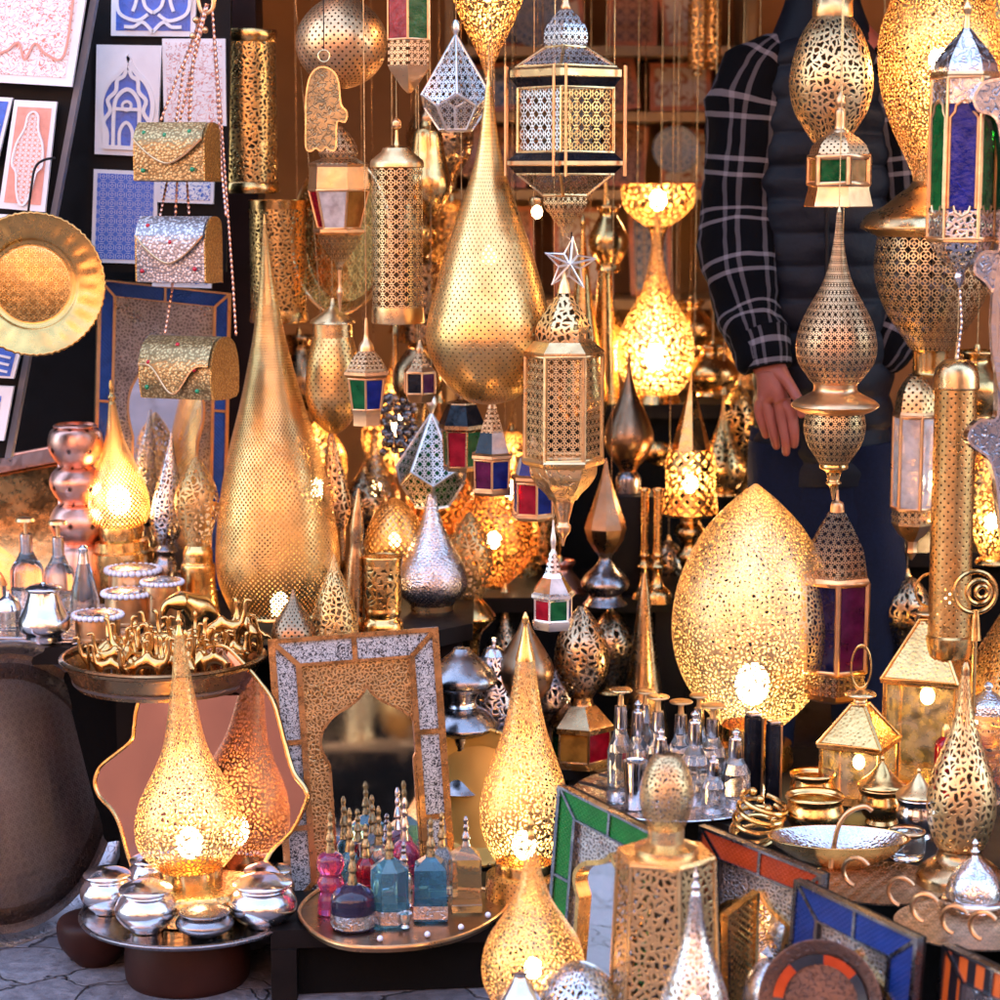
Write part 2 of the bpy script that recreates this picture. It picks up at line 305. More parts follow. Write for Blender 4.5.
def ball(c, r, seg=12, bm=None, sq=1.):
    bm = bm or NB(); bmesh.ops.create_uvsphere(bm, u_segments=seg, v_segments=max(6, seg//2+2), radius=r, matrix=Matrix.Translation(c) @ Matrix.Diagonal((1, 1, sq, 1))); return bm
def torus(c, Rr, r, axis=(0, 0, 1), n=24, seg=8, bm=None):
    ax = Vector(axis).normalized(); u = ax.orthogonal().normalized(); w = ax.cross(u)
    return tube([Vector(c)+(u*math.cos(2*PI*i/n)+w*math.sin(2*PI*i/n))*Rr for i in range(n)], r, seg, bm, closed=True)
def chain(pts, r=.0016, bm=None, step=None):
    """links of a fine chain as one beaded cord"""
    pts = [Vector(p) for p in pts]; q = []; step = step or r*1.1
    for a, b in zip(pts, pts[1:]):
        n = max(2, int((b-a).length/step)); q += [a.lerp(b, i/n) for i in range(n)]
    q.append(pts[-1]); n = len(q)
    bm = bm or NB(); i = [0]
    def rad(t): return r*(.55+.75*abs(math.sin(t*(n-1)*PI/4)))
    return tube(q, rad, 5, bm)
# ------------------------------------------------------------------ the px -> lathe / lantern builder
HANG = []; ZRAIL = 1.74
def L(name, label, cat, u, Y, vb, parts, tilt=0., group=None, hang=None, yaw=0., seg=48, z=None):
    """vb: image row of the base on the axis. Give z to stand it on that height (depth follows from it)."""
    if z is not None: Y = Yz(vb, z)
    base = P(u, vb, Y); root = thing(name, label, cat, base, (0, R(tilt), R(yaw)), group)
    z0 = base.z; s0 = S(vb, Y)
    px = lambda pr: [(r*S(v, Y), P(u, v, Y).z-z0) for v, r in pr]
    made = {}
    for pt in parts:
        pn, mat, pr = pt[:3]; o = pt[3] if len(pt) > 3 else {}
        par = made.get(o.get('of'), root)
        if mat.startswith('bulb'):
            (v, r), = pr; b = ball((0, 0, P(u, v, Y).z-z0), r*s0, 16, sq=1.25); made[pn] = build(pn, b, mat, par); continue
        q = px(pr); n = o.get('n', 0); cell = o.get('cell', 6)*s0
        if n:
            if o.get('smooth'): q = spline(q, 4)
            if o.get('cap'): q = [(0, q[0][1])]+q+[(0, q[-1][1])]
            mats = mat.split('+'); mi = o.get('mi') or list(range(len(mats)))
            bm = facet(q, n, R(o.get('ph', 0)), cell, mi=mi); made[pn] = build(pn, bm, mats, par, ang=25)
        else:
            if o.get('smooth', True): q = spline(q, o.get('sub', 5))
            if o.get('cap'): q = ([(0, q[0][1])] if q[0][0] > 1e-6 else [])+q+([(0, q[-1][1])] if q[-1][0] > 1e-6 else [])
            bm = lathe(q, o.get('seg', seg), cell, lobes=o.get('lobes', 0), amp=o.get('amp', 0)); made[pn] = build(pn, bm, mat, par)
    if hang is not None:
        zt = P(u, hang, Y).z-z0; L_hang(root, zt, ZRAIL-z0)
        HANG.append((base.x, Y))
    return root
def L_hang(root, zt, zr):
    if zr > zt: build('hanging_wire', tube([(0, 0, zt), (0, 0, zr)], .0009, 5), 'bronze', root)
def bars(root, name, mat, u, Y, vb, prs, n, ph, r=1.4, rings=True):
    """metal edging along the edges of a faceted section"""
    z0 = P(u, vb, Y).z; s = S(vb, Y); bm = NB()
    for pr in prs:
        q = [(a*S(v, Y), P(u, v, Y).z-z0) for v, a in pr]
        pt = lambda rr, zz, i: Vector((rr*math.sin(R(ph)+2*PI*i/n), -rr*math.cos(R(ph)+2*PI*i/n), zz))
        for i in range(n):
            tube([pt(rr, zz, i) for rr, zz in q], r*s, 6, bm)
        if rings:
            for rr, zz in (q[0], q[-1]): tube([pt(rr, zz, i) for i in range(n)], r*s, 6, bm, closed=True)
    return build(name, bm, mat, root, ang=60)
# ------------------------------------------------------------------ flat panels given by four photo corners with their depths
def VB(Y, z): return 500+F*math.tan(math.atan((CAM.z-z)/Y)-PITCH)   # row at which height z is seen at depth Y
class Panel:
    def __init__(s, tl, tr, br, bl): s.c = [Vector(x) for x in (tl, tr, br, bl)]; s.n = (s.c[1]-s.c[0]).cross(s.c[3]-s.c[0]); s.n.normalize(); s.n = s.n if s.n.y < 0 else -s.n; s.o = s.c[3].lerp(s.c[2], .5)
    def w(s, a, t, d=0.): return s.c[0].lerp(s.c[1], a).lerp(s.c[3].lerp(s.c[2], a), t)+s.n*d-s.o
    def size(s): return (s.c[1]-s.c[0]).length, (s.c[3]-s.c[0]).length
    def poly(s, pts, d0, d1, bm=None, cell=.012):
        bm = bm or NB(); uvl = bm.loops.layers.uv.active; W, H = s.size()
        f = [bm.verts.new(s.w(a, t, d1)) for a, t in pts]; b = [bm.verts.new(s.w(a, t, d0)) for a, t in pts]
        def uvs(fc, pp):
            for lp, (a, t) in zip(fc.loops, pp): lp[uvl].uv = ((a-.5)*W/cell, (t-.5)*H/cell)
        uvs(bm.faces.new(f), pts); uvs(bm.faces.new(b[::-1]), pts[::-1]); n = len(pts)
        for i in range(n): k = (i+1) % n; uvs(bm.faces.new([f[i], b[i], b[k], f[k]]), [pts[i], pts[i], pts[k], pts[k]])
        return bm
    def rect(s, a0, t0, a1, t1, d0, d1, bm=None, cell=.012): return s.poly([(a0, t0), (a1, t0), (a1, t1), (a0, t1)], d0, d1, bm, cell)
    def strip(s, pts, wd, d0, d1, bm=None, closed=False):
        """a raised ribbon of width wd (m) along pts"""
        bm = bm or NB(); W, H = s.size(); n = len(pts); q = [Vector((a*W, t*H)) for a, t in pts]; rows = []
        for i in range(n):
            d = (q[(i+1) % n]-q[i-1]) if closed else q[min(i+1, n-1)]-q[max(i-1, 0)]
            d = d.normalized() if d.length > 1e-9 else Vector((1, 0)); m = Vector((-d.y, d.x))*wd/2
            row = []
            for sg, dd in ((1, d0), (1, d1), (-1, d1), (-1, d0)): e = q[i]+m*sg; row.append(bm.verts.new(s.w(e.x/W, e.y/H, dd)))
            rows.append(row)
        for i in range(n if closed else n-1):
            a, b = rows[i], rows[(i+1) % n]
            for k in range(3): bm.faces.new([a[k], a[k+1], b[k+1], b[k]])
        if not closed: bm.faces.new(rows[0]); bm.faces.new(rows[-1][::-1])
        return bm
    def ring(s, inner, d0, d1, bm=None, cell=.012, a0=0., t0=0., a1=1., t1=1.):
        """plate from rectangle a0..t1 with an opening of outline inner"""
        bm = bm or NB(); uvl = bm.loops.layers.uv.active; W, H = s.size()
        cx = sum(p[0] for p in inner)/len(inner); cy = sum(p[1] for p in inner)/len(inner)
        def hit(p):
            dx, dy = p[0]-cx, p[1]-cy; ks = []
            if dx > 1e-9: ks.append((a1-cx)/dx)
            if dx < -1e-9: ks.append((a0-cx)/dx)
            if dy > 1e-9: ks.append((t1-cy)/dy)
            if dy < -1e-9: ks.append((t0-cy)/dy)
            k = min(ks); return (cx+dx*k, cy+dy*k)
        n = len(inner); outer = [hit(p) for p in inner]
        for c in ((a0, t0), (a1, t0), (a1, t1), (a0, t1)):
            j = min(range(n), key=lambda i: math.hypot((outer[i][0]-c[0])*W, (outer[i][1]-c[1])*H)); outer[j] = c
        def mk(d): return [bm.verts.new(s.w(*p, d)) for p in inner], [bm.verts.new(s.w(*p, d)) for p in outer]
        (fi, fo), (bi, bo) = mk(d1), mk(d0)
        for i in range(n):
            k = (i+1) % n
            for q, pp in (([fi[i], fo[i], fo[k], fi[k]], (inner[i], outer[i], outer[k], inner[k])), ([bi[i], bi[k], bo[k], bo[i]], (inner[i], inner[k], outer[k], outer[i])), ([fi[i], fi[k], bi[k], bi[i]], (inner[i], inner[k])*2), ([fo[i], bo[i], bo[k], fo[k]], (outer[i], outer[i], outer[k], outer[k]))):
                f = bm.faces.new(q)
                for lp, (a, t) in zip(f.loops, pp): lp[uvl].uv = ((a-.5)*W/cell, (t-.5)*H/cell)
        return bm
def curve2(pts, n=8, closed=False):
    """Catmull-Rom through 2-D points"""
    out = []; m = len(pts)
    for i in range(m if closed else m-1):
        g = (lambda k: pts[k % m]) if closed else (lambda k: pts[min(max(k, 0), m-1)])
        p0, p1, p2, p3 = g(i-1), g(i), g(i+1), g(i+2)
        for k in range(n):
            t = k/n; out.append(tuple(.5*(2*b+(c-a)*t+(2*a-5*b+4*c-d)*t*t+(-a+3*b-3*c+d)*t**3) for a, b, c, d in zip(p0, p1, p2, p3)))
    if not closed: out.append(pts[-1])
    return out
def ogee(x0, x1, top, spring, bottom=1., bulge=.12):
    """horseshoe arch with a pointed top, as a closed outline"""
    w = (x1-x0)/2; c = (x0+x1)/2; h = spring-top
    half = curve2([(0, top), (.10, top+h*.14), (.34, top+h*.30), (.72, top+h*.47), (.97, top+h*.72), (1., top+h*.98), (.86, spring+h*.26)], 6)
    half = [(c+(w*a if i else 0), b) for i, (a, b) in enumerate(half)]
    r = half+[(c+w*.86, bottom-.0001)]
    return r+[(2*c-a, b) for a, b in reversed(r) if abs(a-c) > 1e-6]

# ================================================================== SETTING
bm = NB(); bmesh.ops.create_grid(bm, x_segments=2, y_segments=2, size=60); g = build('ground', bm, 'cobbles'); g['kind'] = 'structure'
sh = thing('shop_building', 'dark shop front with open room behind the lamps', 'shop', (0, 4.4, 0))
def sbox(pn, mat, lo, hi, par): 
    bm = NB(); box(bm, tuple(a-b for a, b in zip(lo, par.location)), tuple(a-b for a, b in zip(hi, par.location))); return build(pn, bm, mat, par)
sbox('back_wall', 'shop_wall', (-.9, 5.75, 0), (2.1, 5.95, 2.3), sh); sbox('side_wall', 'shop_wall', (-.95, 4.5, 0), (-.62, 5.75, 2.3), sh); sbox('side_wall', 'shop_wall', (1.75, 4.3, 0), (2.1, 5.75, 2.3), sh)
sbox('facade_wall', 'black_board', (-7, 4.42, 0), (-.62, 4.5, 2.3), sh); sbox('facade_wall', 'plaster', (1.75, 4.2, 0), (7, 4.3, 2.3), sh); sbox('sun_shading_storey', 'plaster', (-.25, 3.7, 2.3), (14, 8, 11.5), sh); sbox('sun_shading_storey', 'plaster', (-14, 4.42, 2.301), (-.251, 8, 11.5), sh)  # unseen block over the shop, sized to keep sun off stall and lane
sbox('door_pillar', 'red_wood', (-.62, 4.425, 0), (-.47, 4.56, 2.3), sh)
ob_ = thing('facing_building', 'terracotta plastered house across the lane with wooden door', 'house', (0, -4, 0))
sbox('wall', 'plaster', (-14, -4.6, 0), (14, -4, 4.8), ob_)
for x in (-5, 3.6): 
    w = sbox('door', 'dark_wood', (x, -4, 0), (x+1.2, -3.96, 2.1), ob_); sbox('frame', 'shelf_wood', (x-.12, -4, 2.1), (x+1.32, -3.93, 2.25), ob_)
sbox('doorway', 'black_board', (.7, -4, 0), (2.9, -3.975, 2.3), ob_)  # dark panel added to darken the standing mirror's reflection
for x in (-3, .2, 5.5): sbox('window', 'dark_wood', (x, -4, 2.7), (x+.9, -3.97, 3.7), ob_)
# tables
def table(label, pts, z, th=.03, mat='dark_wood', legs=True):
    c = Vector((sum(p[0] for p in pts)/len(pts), sum(p[1] for p in pts)/len(pts), 0)); t = thing('display_table', label, 'table', c)
    def slab(z0, z1, sc, pn, mt):
        bm = NB(); q = [((p[0]-c.x)*sc, (p[1]-c.y)*sc) for p in pts]; a = [bm.verts.new((x, y, z1)) for x, y in q]; b = [bm.verts.new((x, y, z0)) for x, y in q]; bm.faces.new(a); bm.faces.new(b[::-1]); n = len(q)
        for i in range(n): bm.faces.new([a[i], b[i], b[(i+1) % n], a[(i+1) % n]])
        build(pn, bm, mt, t)
    slab(z-th, z, 1, 'tabletop', mat)
    if legs: 
        for p in pts: x, y = (p[0]-c.x)*.9, (p[1]-c.y)*.9; bm = NB(); box(bm, (x-.02, y-.02, 0), (x+.02, y+.02, z-th)); build('leg', bm, mat, t)
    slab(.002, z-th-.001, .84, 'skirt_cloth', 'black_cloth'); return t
ZL = .488
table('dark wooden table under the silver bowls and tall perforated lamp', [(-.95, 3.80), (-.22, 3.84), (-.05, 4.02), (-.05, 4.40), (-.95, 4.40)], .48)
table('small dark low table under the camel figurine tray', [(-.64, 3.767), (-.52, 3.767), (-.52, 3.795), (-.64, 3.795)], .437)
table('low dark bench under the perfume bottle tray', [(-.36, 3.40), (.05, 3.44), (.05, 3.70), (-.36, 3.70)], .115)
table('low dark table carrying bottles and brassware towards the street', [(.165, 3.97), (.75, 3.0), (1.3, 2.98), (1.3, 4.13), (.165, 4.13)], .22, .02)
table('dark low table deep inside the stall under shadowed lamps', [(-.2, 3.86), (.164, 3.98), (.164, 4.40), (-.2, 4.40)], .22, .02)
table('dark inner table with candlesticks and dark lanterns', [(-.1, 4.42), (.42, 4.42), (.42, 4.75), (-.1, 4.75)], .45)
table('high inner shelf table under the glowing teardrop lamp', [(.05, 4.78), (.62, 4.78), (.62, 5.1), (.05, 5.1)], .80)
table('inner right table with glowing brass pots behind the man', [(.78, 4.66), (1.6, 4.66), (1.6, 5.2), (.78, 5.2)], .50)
# ================================================================== LEFT: boards, tiles, plate, bags
Yb = 3.98
bp = Panel(P(-80, -12, Yb), P(99, -12, Yb), P(11, 458, Yb), P(-165, 458, Yb))
t = thing('display_board', 'dark leaning board with pale metal edge carrying pink tiles', 'display board', bp.o)
build('board', bp.rect(0, 0, .965, 1, -.02, 0), 'black_board', t); build('metal_edge', bp.rect(.966, 0, 1, 1, -.022, .004), 'grey_edge', t)
def tile(label, c4, Y, mat, border=.07, th=.012, cat='tile', cell=.012, base='ceramic_white', extra=None, Y2=None, group=None):
    pn = Panel(*[P(u, v, Y if i in (0, 3) else (Y2 or Y)) for i, (u, v) in enumerate(c4)]); t = thing('ceramic_tile', label, cat, pn.o, group=group)
    build('slab', pn.rect(0, 0, 1, 1, 0, th), base, t); W, H = pn.size(); b = border*W/H
    if mat: build('pattern_field', pn.rect(border, b, 1-border, 1-b, th, th+.0012, cell=cell*(.5 if 'vine' in mat else 1)), mat, t)
    if extra: extra(pn, t, th)
    return t
def pink_extra(p, t, th):
    build('relief', p.strip(curve2([(.12, .18), (.12, .74), (.30, .74), (.42, .66), (.50, .80), (.58, .66), (.70, .74), (.88, .74), (.88, .18)], 5), .004, th, th+.004), 'ceramic_pink', t)
tile('large pink vine tile on the leaning board, topmost', [(-14, -40), (92, -32), (73, 87), (-27, 81)], 3.955, 'tile_pink_vine', .08, cell=.014, extra=pink_extra)
def hamsa_extra(p, t, th):
    o = [(.5, .10), (.62, .14), (.66, .26), (.80, .40), (.84, .58), (.72, .66), (.66, .82), (.56, .94), (.44, .94), (.34, .82), (.28, .66), (.16, .58), (.20, .40), (.34, .26), (.38, .14)]
    build('relief', p.poly(curve2(o, 4, True), th, th+.004, cell=.009), 'tile_orange_lace', t); build('relief_edge', p.strip(curve2(o, 4, True), .003, th, th+.006, closed=True), 'ceramic_white', t)
def ofield(p, t, th): build('colour_field', p.rect(.10, .06, .90, .94, th, th+.001), 'ceramic_pink', t); hamsa_extra(p, t, th+.001)
tile('narrow orange tile with white lace oval on the board', [(16, 100), (58, 102), (46, 212), (0, 208)], 3.955, None, extra=ofield)
def bfield(p, t, th):
    build('colour_field', p.rect(.08, .06, .92, .94, th, th+.001), 'ceramic_blue', t)
    for k in (.3, .5, .7): build('scroll_relief', p.strip(curve2([(.2, k-.15), (.45, k-.06), (.55, k+.04), (.85, k+.12)], 5), .004, th, th+.004), 'ceramic_white', t)
tile('blue tile beside the orange lace tile on the board', [(-24, 96), (14, 98), (-2, 165), (-42, 160)], 3.955, None, extra=bfield)
tile('white tile half hidden behind the brass plate', [(-22, 213), (22, 215), (6, 300), (-36, 296)], 3.955, 'tile_pink_vine')
tile('blue scroll tile under the brass plate', [(-30, 340), (24, 343), (15, 378), (-36, 375)], 3.955, None, extra=bfield)
tile('plain white tile at the foot of the leaning board', [(-34, 384), (15, 386), (5, 440), (-46, 436)], 3.955, 'tile_geometric', .2)
YW = 4.14
tp = Panel(P(96, -60, YW), P(232, -60, YW), P(226, 272, YW), P(84, 272, YW)); t = thing('display_board', 'black hanging board carrying blue and white tiles', 'display board', tp.o); build('board', tp.rect(0, 0, 1, 1, -.02, -.001), 'black_board', t)
def scroll(p, t, th):
    build('colour_field', p.rect(.06, .03, .94, .93, th, th+.001), 'ceramic_blue', t); th += .001
    for sx in (1, -1):
        f = lambda a: [(.5+sx*(x-.5), y) for x, y in a]
        for c in ([(.5, .2), (.62, .35), (.60, .6), (.5, .7)], [(.56, .72), (.70, .80), (.90, .70), (.92, .45), (.80, .35), (.70, .50), (.74, .68)], [(.5, .95), (.62, .82), (.72, .88), (.84, .88)], [(.52, .1), (.66, .12), (.8, .25), (.94, .2)]): build('scroll_relief', p.strip(curve2(f(c), 5), .006, th, th+.005), 'ceramic_white', t)
tile('blue tile with white scroll leaves at top of wall', [(113, -40), (198, -40), (196, 37), (112, 36)], YW, None, extra=scroll)
def arch(p, t, th):
    A = ogee(.10, .90, .10, .62, .93); build('colour_field', p.poly(A, th, th+.0012), 'ceramic_blue', t)
    build('outer_relief', p.strip(A, .008, th, th+.005, closed=True), 'ceramic_white', t); th += .0012
    lob = curve2([(.20, .93), (.20, .80), (.14, .70), (.24, .60), (.20, .50), (.32, .42), (.34, .32), (.44, .28), (.5, .20), (.56, .28), (.66, .32), (.68, .42), (.80, .50), (.76, .60), (.86, .70), (.80, .80), (.80, .93)], 4)
    build('lobed_relief', p.strip(lob, .007, th, th+.004), 'ceramic_white', t)
    build('inner_arch_relief', p.strip(curve2([(.30, .93), (.30, .58), (.36, .46), (.5, .40), (.64, .46), (.70, .58), (.70, .93)], 5), .007, th, th+.004), 'ceramic_white', t)
    build('cross_relief', p.strip([(.30, .58), (.70, .58)], .006, th, th+.0045), 'ceramic_white', t)
    build('ring_relief', p.strip([(.5+.07*math.cos(a*PI/8), .55+.04*math.sin(a*PI/8)) for a in range(16)], .005, th, th+.005, closed=True), 'ceramic_white', t)
    build('niche_relief', p.strip(curve2([(.40, .93), (.40, .78), (.5, .70), (.60, .78), (.60, .93)], 5), .006, th, th+.004), 'ceramic_white', t)
tile('blue tile with tall white pointed archway relief', [(98, 45), (163, 46), (158, 157), (96, 154)], YW, None, extra=arch, th=.015)
tile('pink vine tile behind the bag chains', [(163, 39), (226, 39), (227, 126), (165, 126)], YW, 'tile_pink_vine', .06, cell=.013)
tile('blue and white tile of small star lattice', [(95, 169), (159, 172), (157, 264), (92, 262)], YW, 'tile_geometric', .06, cell=.016)
tile('small blue vine tile peeping out under the gold bag', [(160, 150), (216, 152), (214, 204), (158, 202)], YW, 'tile_blue_vine', .06, cell=.012)
tile('blue tile strip showing under the silver bag', [(155, 250), (214, 252), (212, 288), (153, 286)], YW, 'tile_blue_vine', .06, cell=.012)
# brass plate
Yp = 3.80; c = P(33, 284, Yp); t = thing('brass_plate', 'round scalloped brass plate with fluted rim hanging left', 'plate', c, (PI/2-R(5), 0, R(20)))
s = S(284, Yp); pr = [(72, 4), (70.5, 5.5), (66, 4), (48, -1), (44, -4), (41, -5), (38, -5.5), (20, -5), (0, -5)]
bm = NB(); prof = [(r*s, z*s) for r, z in spline([(r, z) for r, z in pr], 4)]
bm = lathe(prof, 144, .010); 
for v in bm.verts:
    r = math.hypot(v.co.x, v.co.y); a = math.atan2(v.co.y, v.co.x)
    if 46*s < r < 69*s: v.co.z += .0007*math.cos(24*a)*math.sin((r/s-46)/23*PI)
    if r > 69*s: k = 1+.010*math.cos(60*a); v.co.x *= k; v.co.y *= k
build('rim', bm, 'plate_gold', t); build('engraved_centre', planar(lathe([(38*s, -5.1*s), (36*s, -4.7*s), (0, -4.6*s)], 48, .007), .016), 'gold_sun', t)
t = thing('wire_hook', 'bent black wire hook holding the brass plate', 'hook', P(40, 215, 3.9)); o = P(40, 215, 3.9)
build('wire', tube([P(u, v, 3.9)-o for u, v in ((55, 158), (44, 160), (35, 168), (31, 190), (27, 222))], .0022, 8, smooth=5), 'iron', t)
# handbags
def bag(label, u, vt, vb, wpx, dpx, Y, mat, gem, barrel=False, yaw=-16, flapmat=None):
    s = S(vb, Y); w, h = wpx*s/math.cos(R(yaw-8)), (vb-vt)*s*.96; d = dpx*s*2.1
    t = thing('handbag', label, 'handbag', P(u, vb, Y), (0, 0, R(yaw)))
    if barrel: cs = [(-d/2, h*.08), (-d*.55, h*.3), (-d*.52, h*.62), (-d*.34, h*.9), (0, h), (d*.34, h*.9), (d*.5, h*.62), (d*.52, h*.25), (d*.4, 0), (-d*.4, 0)]
    else: cs = [(-d*.42, 0), (-d*.5, h*.1), (-d*.5, h*.55), (-d*.42, h*.8), (-d*.2, h*.97), (0, h), (d*.3, h*.97), (d*.45, h*.8), (d*.45, h*.05), (d*.4, 0)]
    cs = curve2(cs, 3, True); n = len(cs); bm = NB(); A = [bm.verts.new((-w/2, y, z)) for y, z in cs]; B = [bm.verts.new((w/2, y, z)) for y, z in cs]
    for i in range(n): bm.faces.new([A[i], A[(i+1) % n], B[(i+1) % n], B[i]])
    body = build('body', bm, mat, t, 50)
    for sg in (-1, 1):
        bm = NB(); f = bm.faces.new([bm.verts.new((sg*w*.5, y, z)) for y, z in cs]); bmesh.ops.extrude_face_region(bm, geom=[f]); 
        bmesh.ops.translate(bm, verts=[v for v in list(bm.verts)[n:]], vec=(sg*.003, 0, 0)); build('side_panel', bm, 'bag_side', t)
    # flap: follows the front, lower edge dips in a point
    fr = sorted([(z, y) for y, z in cs if y < d*.1 and z > h*.25], reverse=True); bm = NB(); rows = []; m = 20
    def fy(z):
        for (z1, y1), (z2, y2) in zip(fr, fr[1:]):
            if z2 <= z <= z1: return y1+(y2-y1)*((z1-z)/max(1e-6, z1-z2))
        return fr[-1][1]
    for i in range(m+1):
        x = -w/2+w*i/m; e = abs(2*i/m-1); zb = h*(.30+.42*e**1.6) if not barrel else h*(.26+.16*math.cos(e*PI*1.6)*-1+.35*e**2.5); row = []
        for k in range(8): z = h*.985+(zb-h*.985)*k/7; row.append(bm.verts.new((x, fy(z)-.008, z+.002*(k == 0))))
        rows.append(row)
    for i in range(m):
        for k in range(7): bm.faces.new([rows[i][k], rows[i][k+1], rows[i+1][k+1], rows[i+1][k]])
    edge = [r[-1].co.copy() for r in rows]; fl = build('flap', bm, flapmat or mat, t, 50); build('flap_edge', tube([(x, y-.001, z) for x, y, z in edge], .0018, 6), 'pink_brass', fl)
    for gx, gz, gm in gem: build('gem', ball((gx*w, fy(gz*h)-.006, gz*h), .0042, 10), 'gem_'+gm, t)
    return t, s, w, h
def bag_chain(t, Y, runs):
    o = t.location; M = t.matrix_basis.inverted()
    for pts in runs: build('chain', chain([M @ P(u, v, y) for u, v, y in pts], .0022), 'rope', t)
bpy.context.view_layer.update()
t, *_ = bag('gold handbag with green gems hanging on top', 178, 121, 181, 67, 20, 3.92, 'bag_gold', [(-.36, .82, 'green'), (-.05, .78, 'green'), (.3, .84, 'green'), (-.36, .18, 'green'), (.36, .2, 'green')])
bag_chain(t, 3.92, [[(160, 122, 3.92), (180, 70, 3.92), (197, 38, 3.93), (206, 4, 3.95)], [(221, 121, 3.94), (216, 60, 3.94), (212, 3, 3.95)], [(190, 120, 3.93), (193, 60, 3.94), (208, 4, 3.95)]])
t, *_ = bag('silver handbag with red gems and gold side', 180, 214, 282, 66, 22, 3.93, 'bag_silver', [(-.34, .86, 'red'), (.02, .62, 'red'), (-.40, .18, 'red'), (.38, .22, 'red')], yaw=-15)
bag_chain(t, 3.93, [[(160, 216, 3.93), (167, 182, 3.97), (185, 60, 3.97), (206, 4, 3.97)], [(189, 214, 3.94), (187, 182, 3.97), (190, 80, 3.97), (208, 4, 3.97)], [(226, 216, 3.95), (222, 175, 3.97), (212, 4, 3.97)]])
t, *_ = bag('gold barrel handbag with red gems and round ends', 190, 333, 397, 68, 27, 3.94, 'bag_gold', [(-.36, .6, 'red'), (.0, .88, 'red'), (.30, .5, 'red'), (-.38, .2, 'green'), (.34, .16, 'green')], barrel=True, yaw=-20)
bag_chain(t, 3.94, [[(165, 333, 3.94), (172, 290, 3.98), (180, 120, 3.98), (206, 4, 3.98)], [(236, 336, 3.98), (233, 285, 3.985), (222, 130, 3.985), (212, 4, 3.985)]])
t = thing('hook_cluster', 'twisted pinkish brass hook from which the handbags hang', 'hook', P(206, 4, 3.95)); o = P(206, 4, 3.95)
build('hook', tube([P(u, v, 3.95)-o for u, v in ((206, -90), (206, -30), (198, -8), (202, 12), (212, 10), (214, -4))], .004, 8, smooth=5), 'pink_brass', t); HANG.append((o.x, 3.95))
for u, v in ((196, 20), (205, 30), (193, 36)): build('bell', ball(P(u, v, 3.945)-o, .006, 10), 'pink_brass', t)
# blue mirror
def from_top(tl, tr, yl, yr, zb, lean):
    a, b = P(*tl, yl), P(*tr, yr); n = (b-a).cross(Vector((0, 0, 1))); n.z = 0; n.normalize(); n = n if n.y < 0 else -n
    dn = lambda p: Vector((p.x, p.y, zb))+n*lean*(p.z-zb)
    h = min(a.z, b.z)-zb
    return [a, b, b+(Vector((0, 0, -1))+n*lean)*h, a+(Vector((0, 0, -1))+n*lean)*h]
def frame_mirror(label, c4, ys, rail, enamel_mat, inner_mat, glass_mat, arch_box, group=None, mid=True, rail_mat='dark_silver', lip='pink_brass', inner_w=.0, back='dark_wood', edge=1., arch_lip=None):
    pn = Panel(*(c4 if ys is None else [P(u, v, y) for (u, v), y in zip(c4, ys)])); W, H = pn.size(); t = thing('framed_mirror', label, 'mirror', pn.o, group=group)
    ra, rt = rail/W, rail/H; th = .012
    build('backboard', pn.rect(0, 0, 1, 1, -.012, 0), back, t)
    for pn_, q in (('top_rail', [(0, 0), (1, 0), (1-ra, rt), (ra, rt)]), ('side_rail', [(0, 0), (ra, rt), (ra, 1-rt), (0, 1)]), ('side_rail', [(1, 0), (1, 1), (1-ra, 1-rt), (1-ra, rt)]), ('bottom_rail', [(0, 1), (ra, 1-rt), (1-ra, 1-rt), (1, 1)])):
        build(pn_, pn.poly(q, 0, th, cell=.0042 if enamel_mat == 'filigree' else .008), enamel_mat, t)
    w_ = .0045*edge
    bm = pn.strip([(0, 0), (1, 0), (1, 1), (0, 1)], w_*1.6, 0, th+.004, closed=True); pn.strip([(ra, rt), (1-ra, rt), (1-ra, 1-rt), (ra, 1-rt)], w_*1.3, 0, th+.004, bm, closed=True)
    for a, b in (((0, 0), (ra, rt)), ((1, 0), (1-ra, rt)), ((1, 1), (1-ra, 1-rt)), ((0, 1), (ra, 1-rt))): pn.strip([a, b], w_, 0, th+.003, bm)
    if mid:
        pn.strip([(.5, 0), (.5, rt)], w_, 0, th+.003, bm)
        for k in (.38, .7): pn.strip([(0, k), (ra, k)], w_, 0, th+.003, bm); pn.strip([(1-ra, k), (1, k)], w_, 0, th+.003, bm)
    build('edging_frame', bm, lip, t, 60)
    a0, a1, top, spring = arch_box; A = ogee(a0, a1, top, spring, 1-rt-.03)
    build('embossed_panel', pn.ring(A, 0, .007, cell=.0065, a0=ra, t0=rt, a1=1-ra, t1=1-rt), inner_mat, t)
    build('arch_frame', pn.strip(A, .004 if not arch_lip else .007, 0, .010 if not arch_lip else .016, closed=True), arch_lip or lip, t); build('glass', pn.poly(A, .001, .0025), glass_mat, t); return t, pn
frame_mirror('tall mirror with blue enamel frame behind the handbags', [(99, 279), (228, 293), (222, 596), (92, 590)], (4.24, 4.32, 4.36, 4.28), .028, 'enamel_sky', 'dark_engraved', 'mirror_glass', (.24, .82, .16, .42))
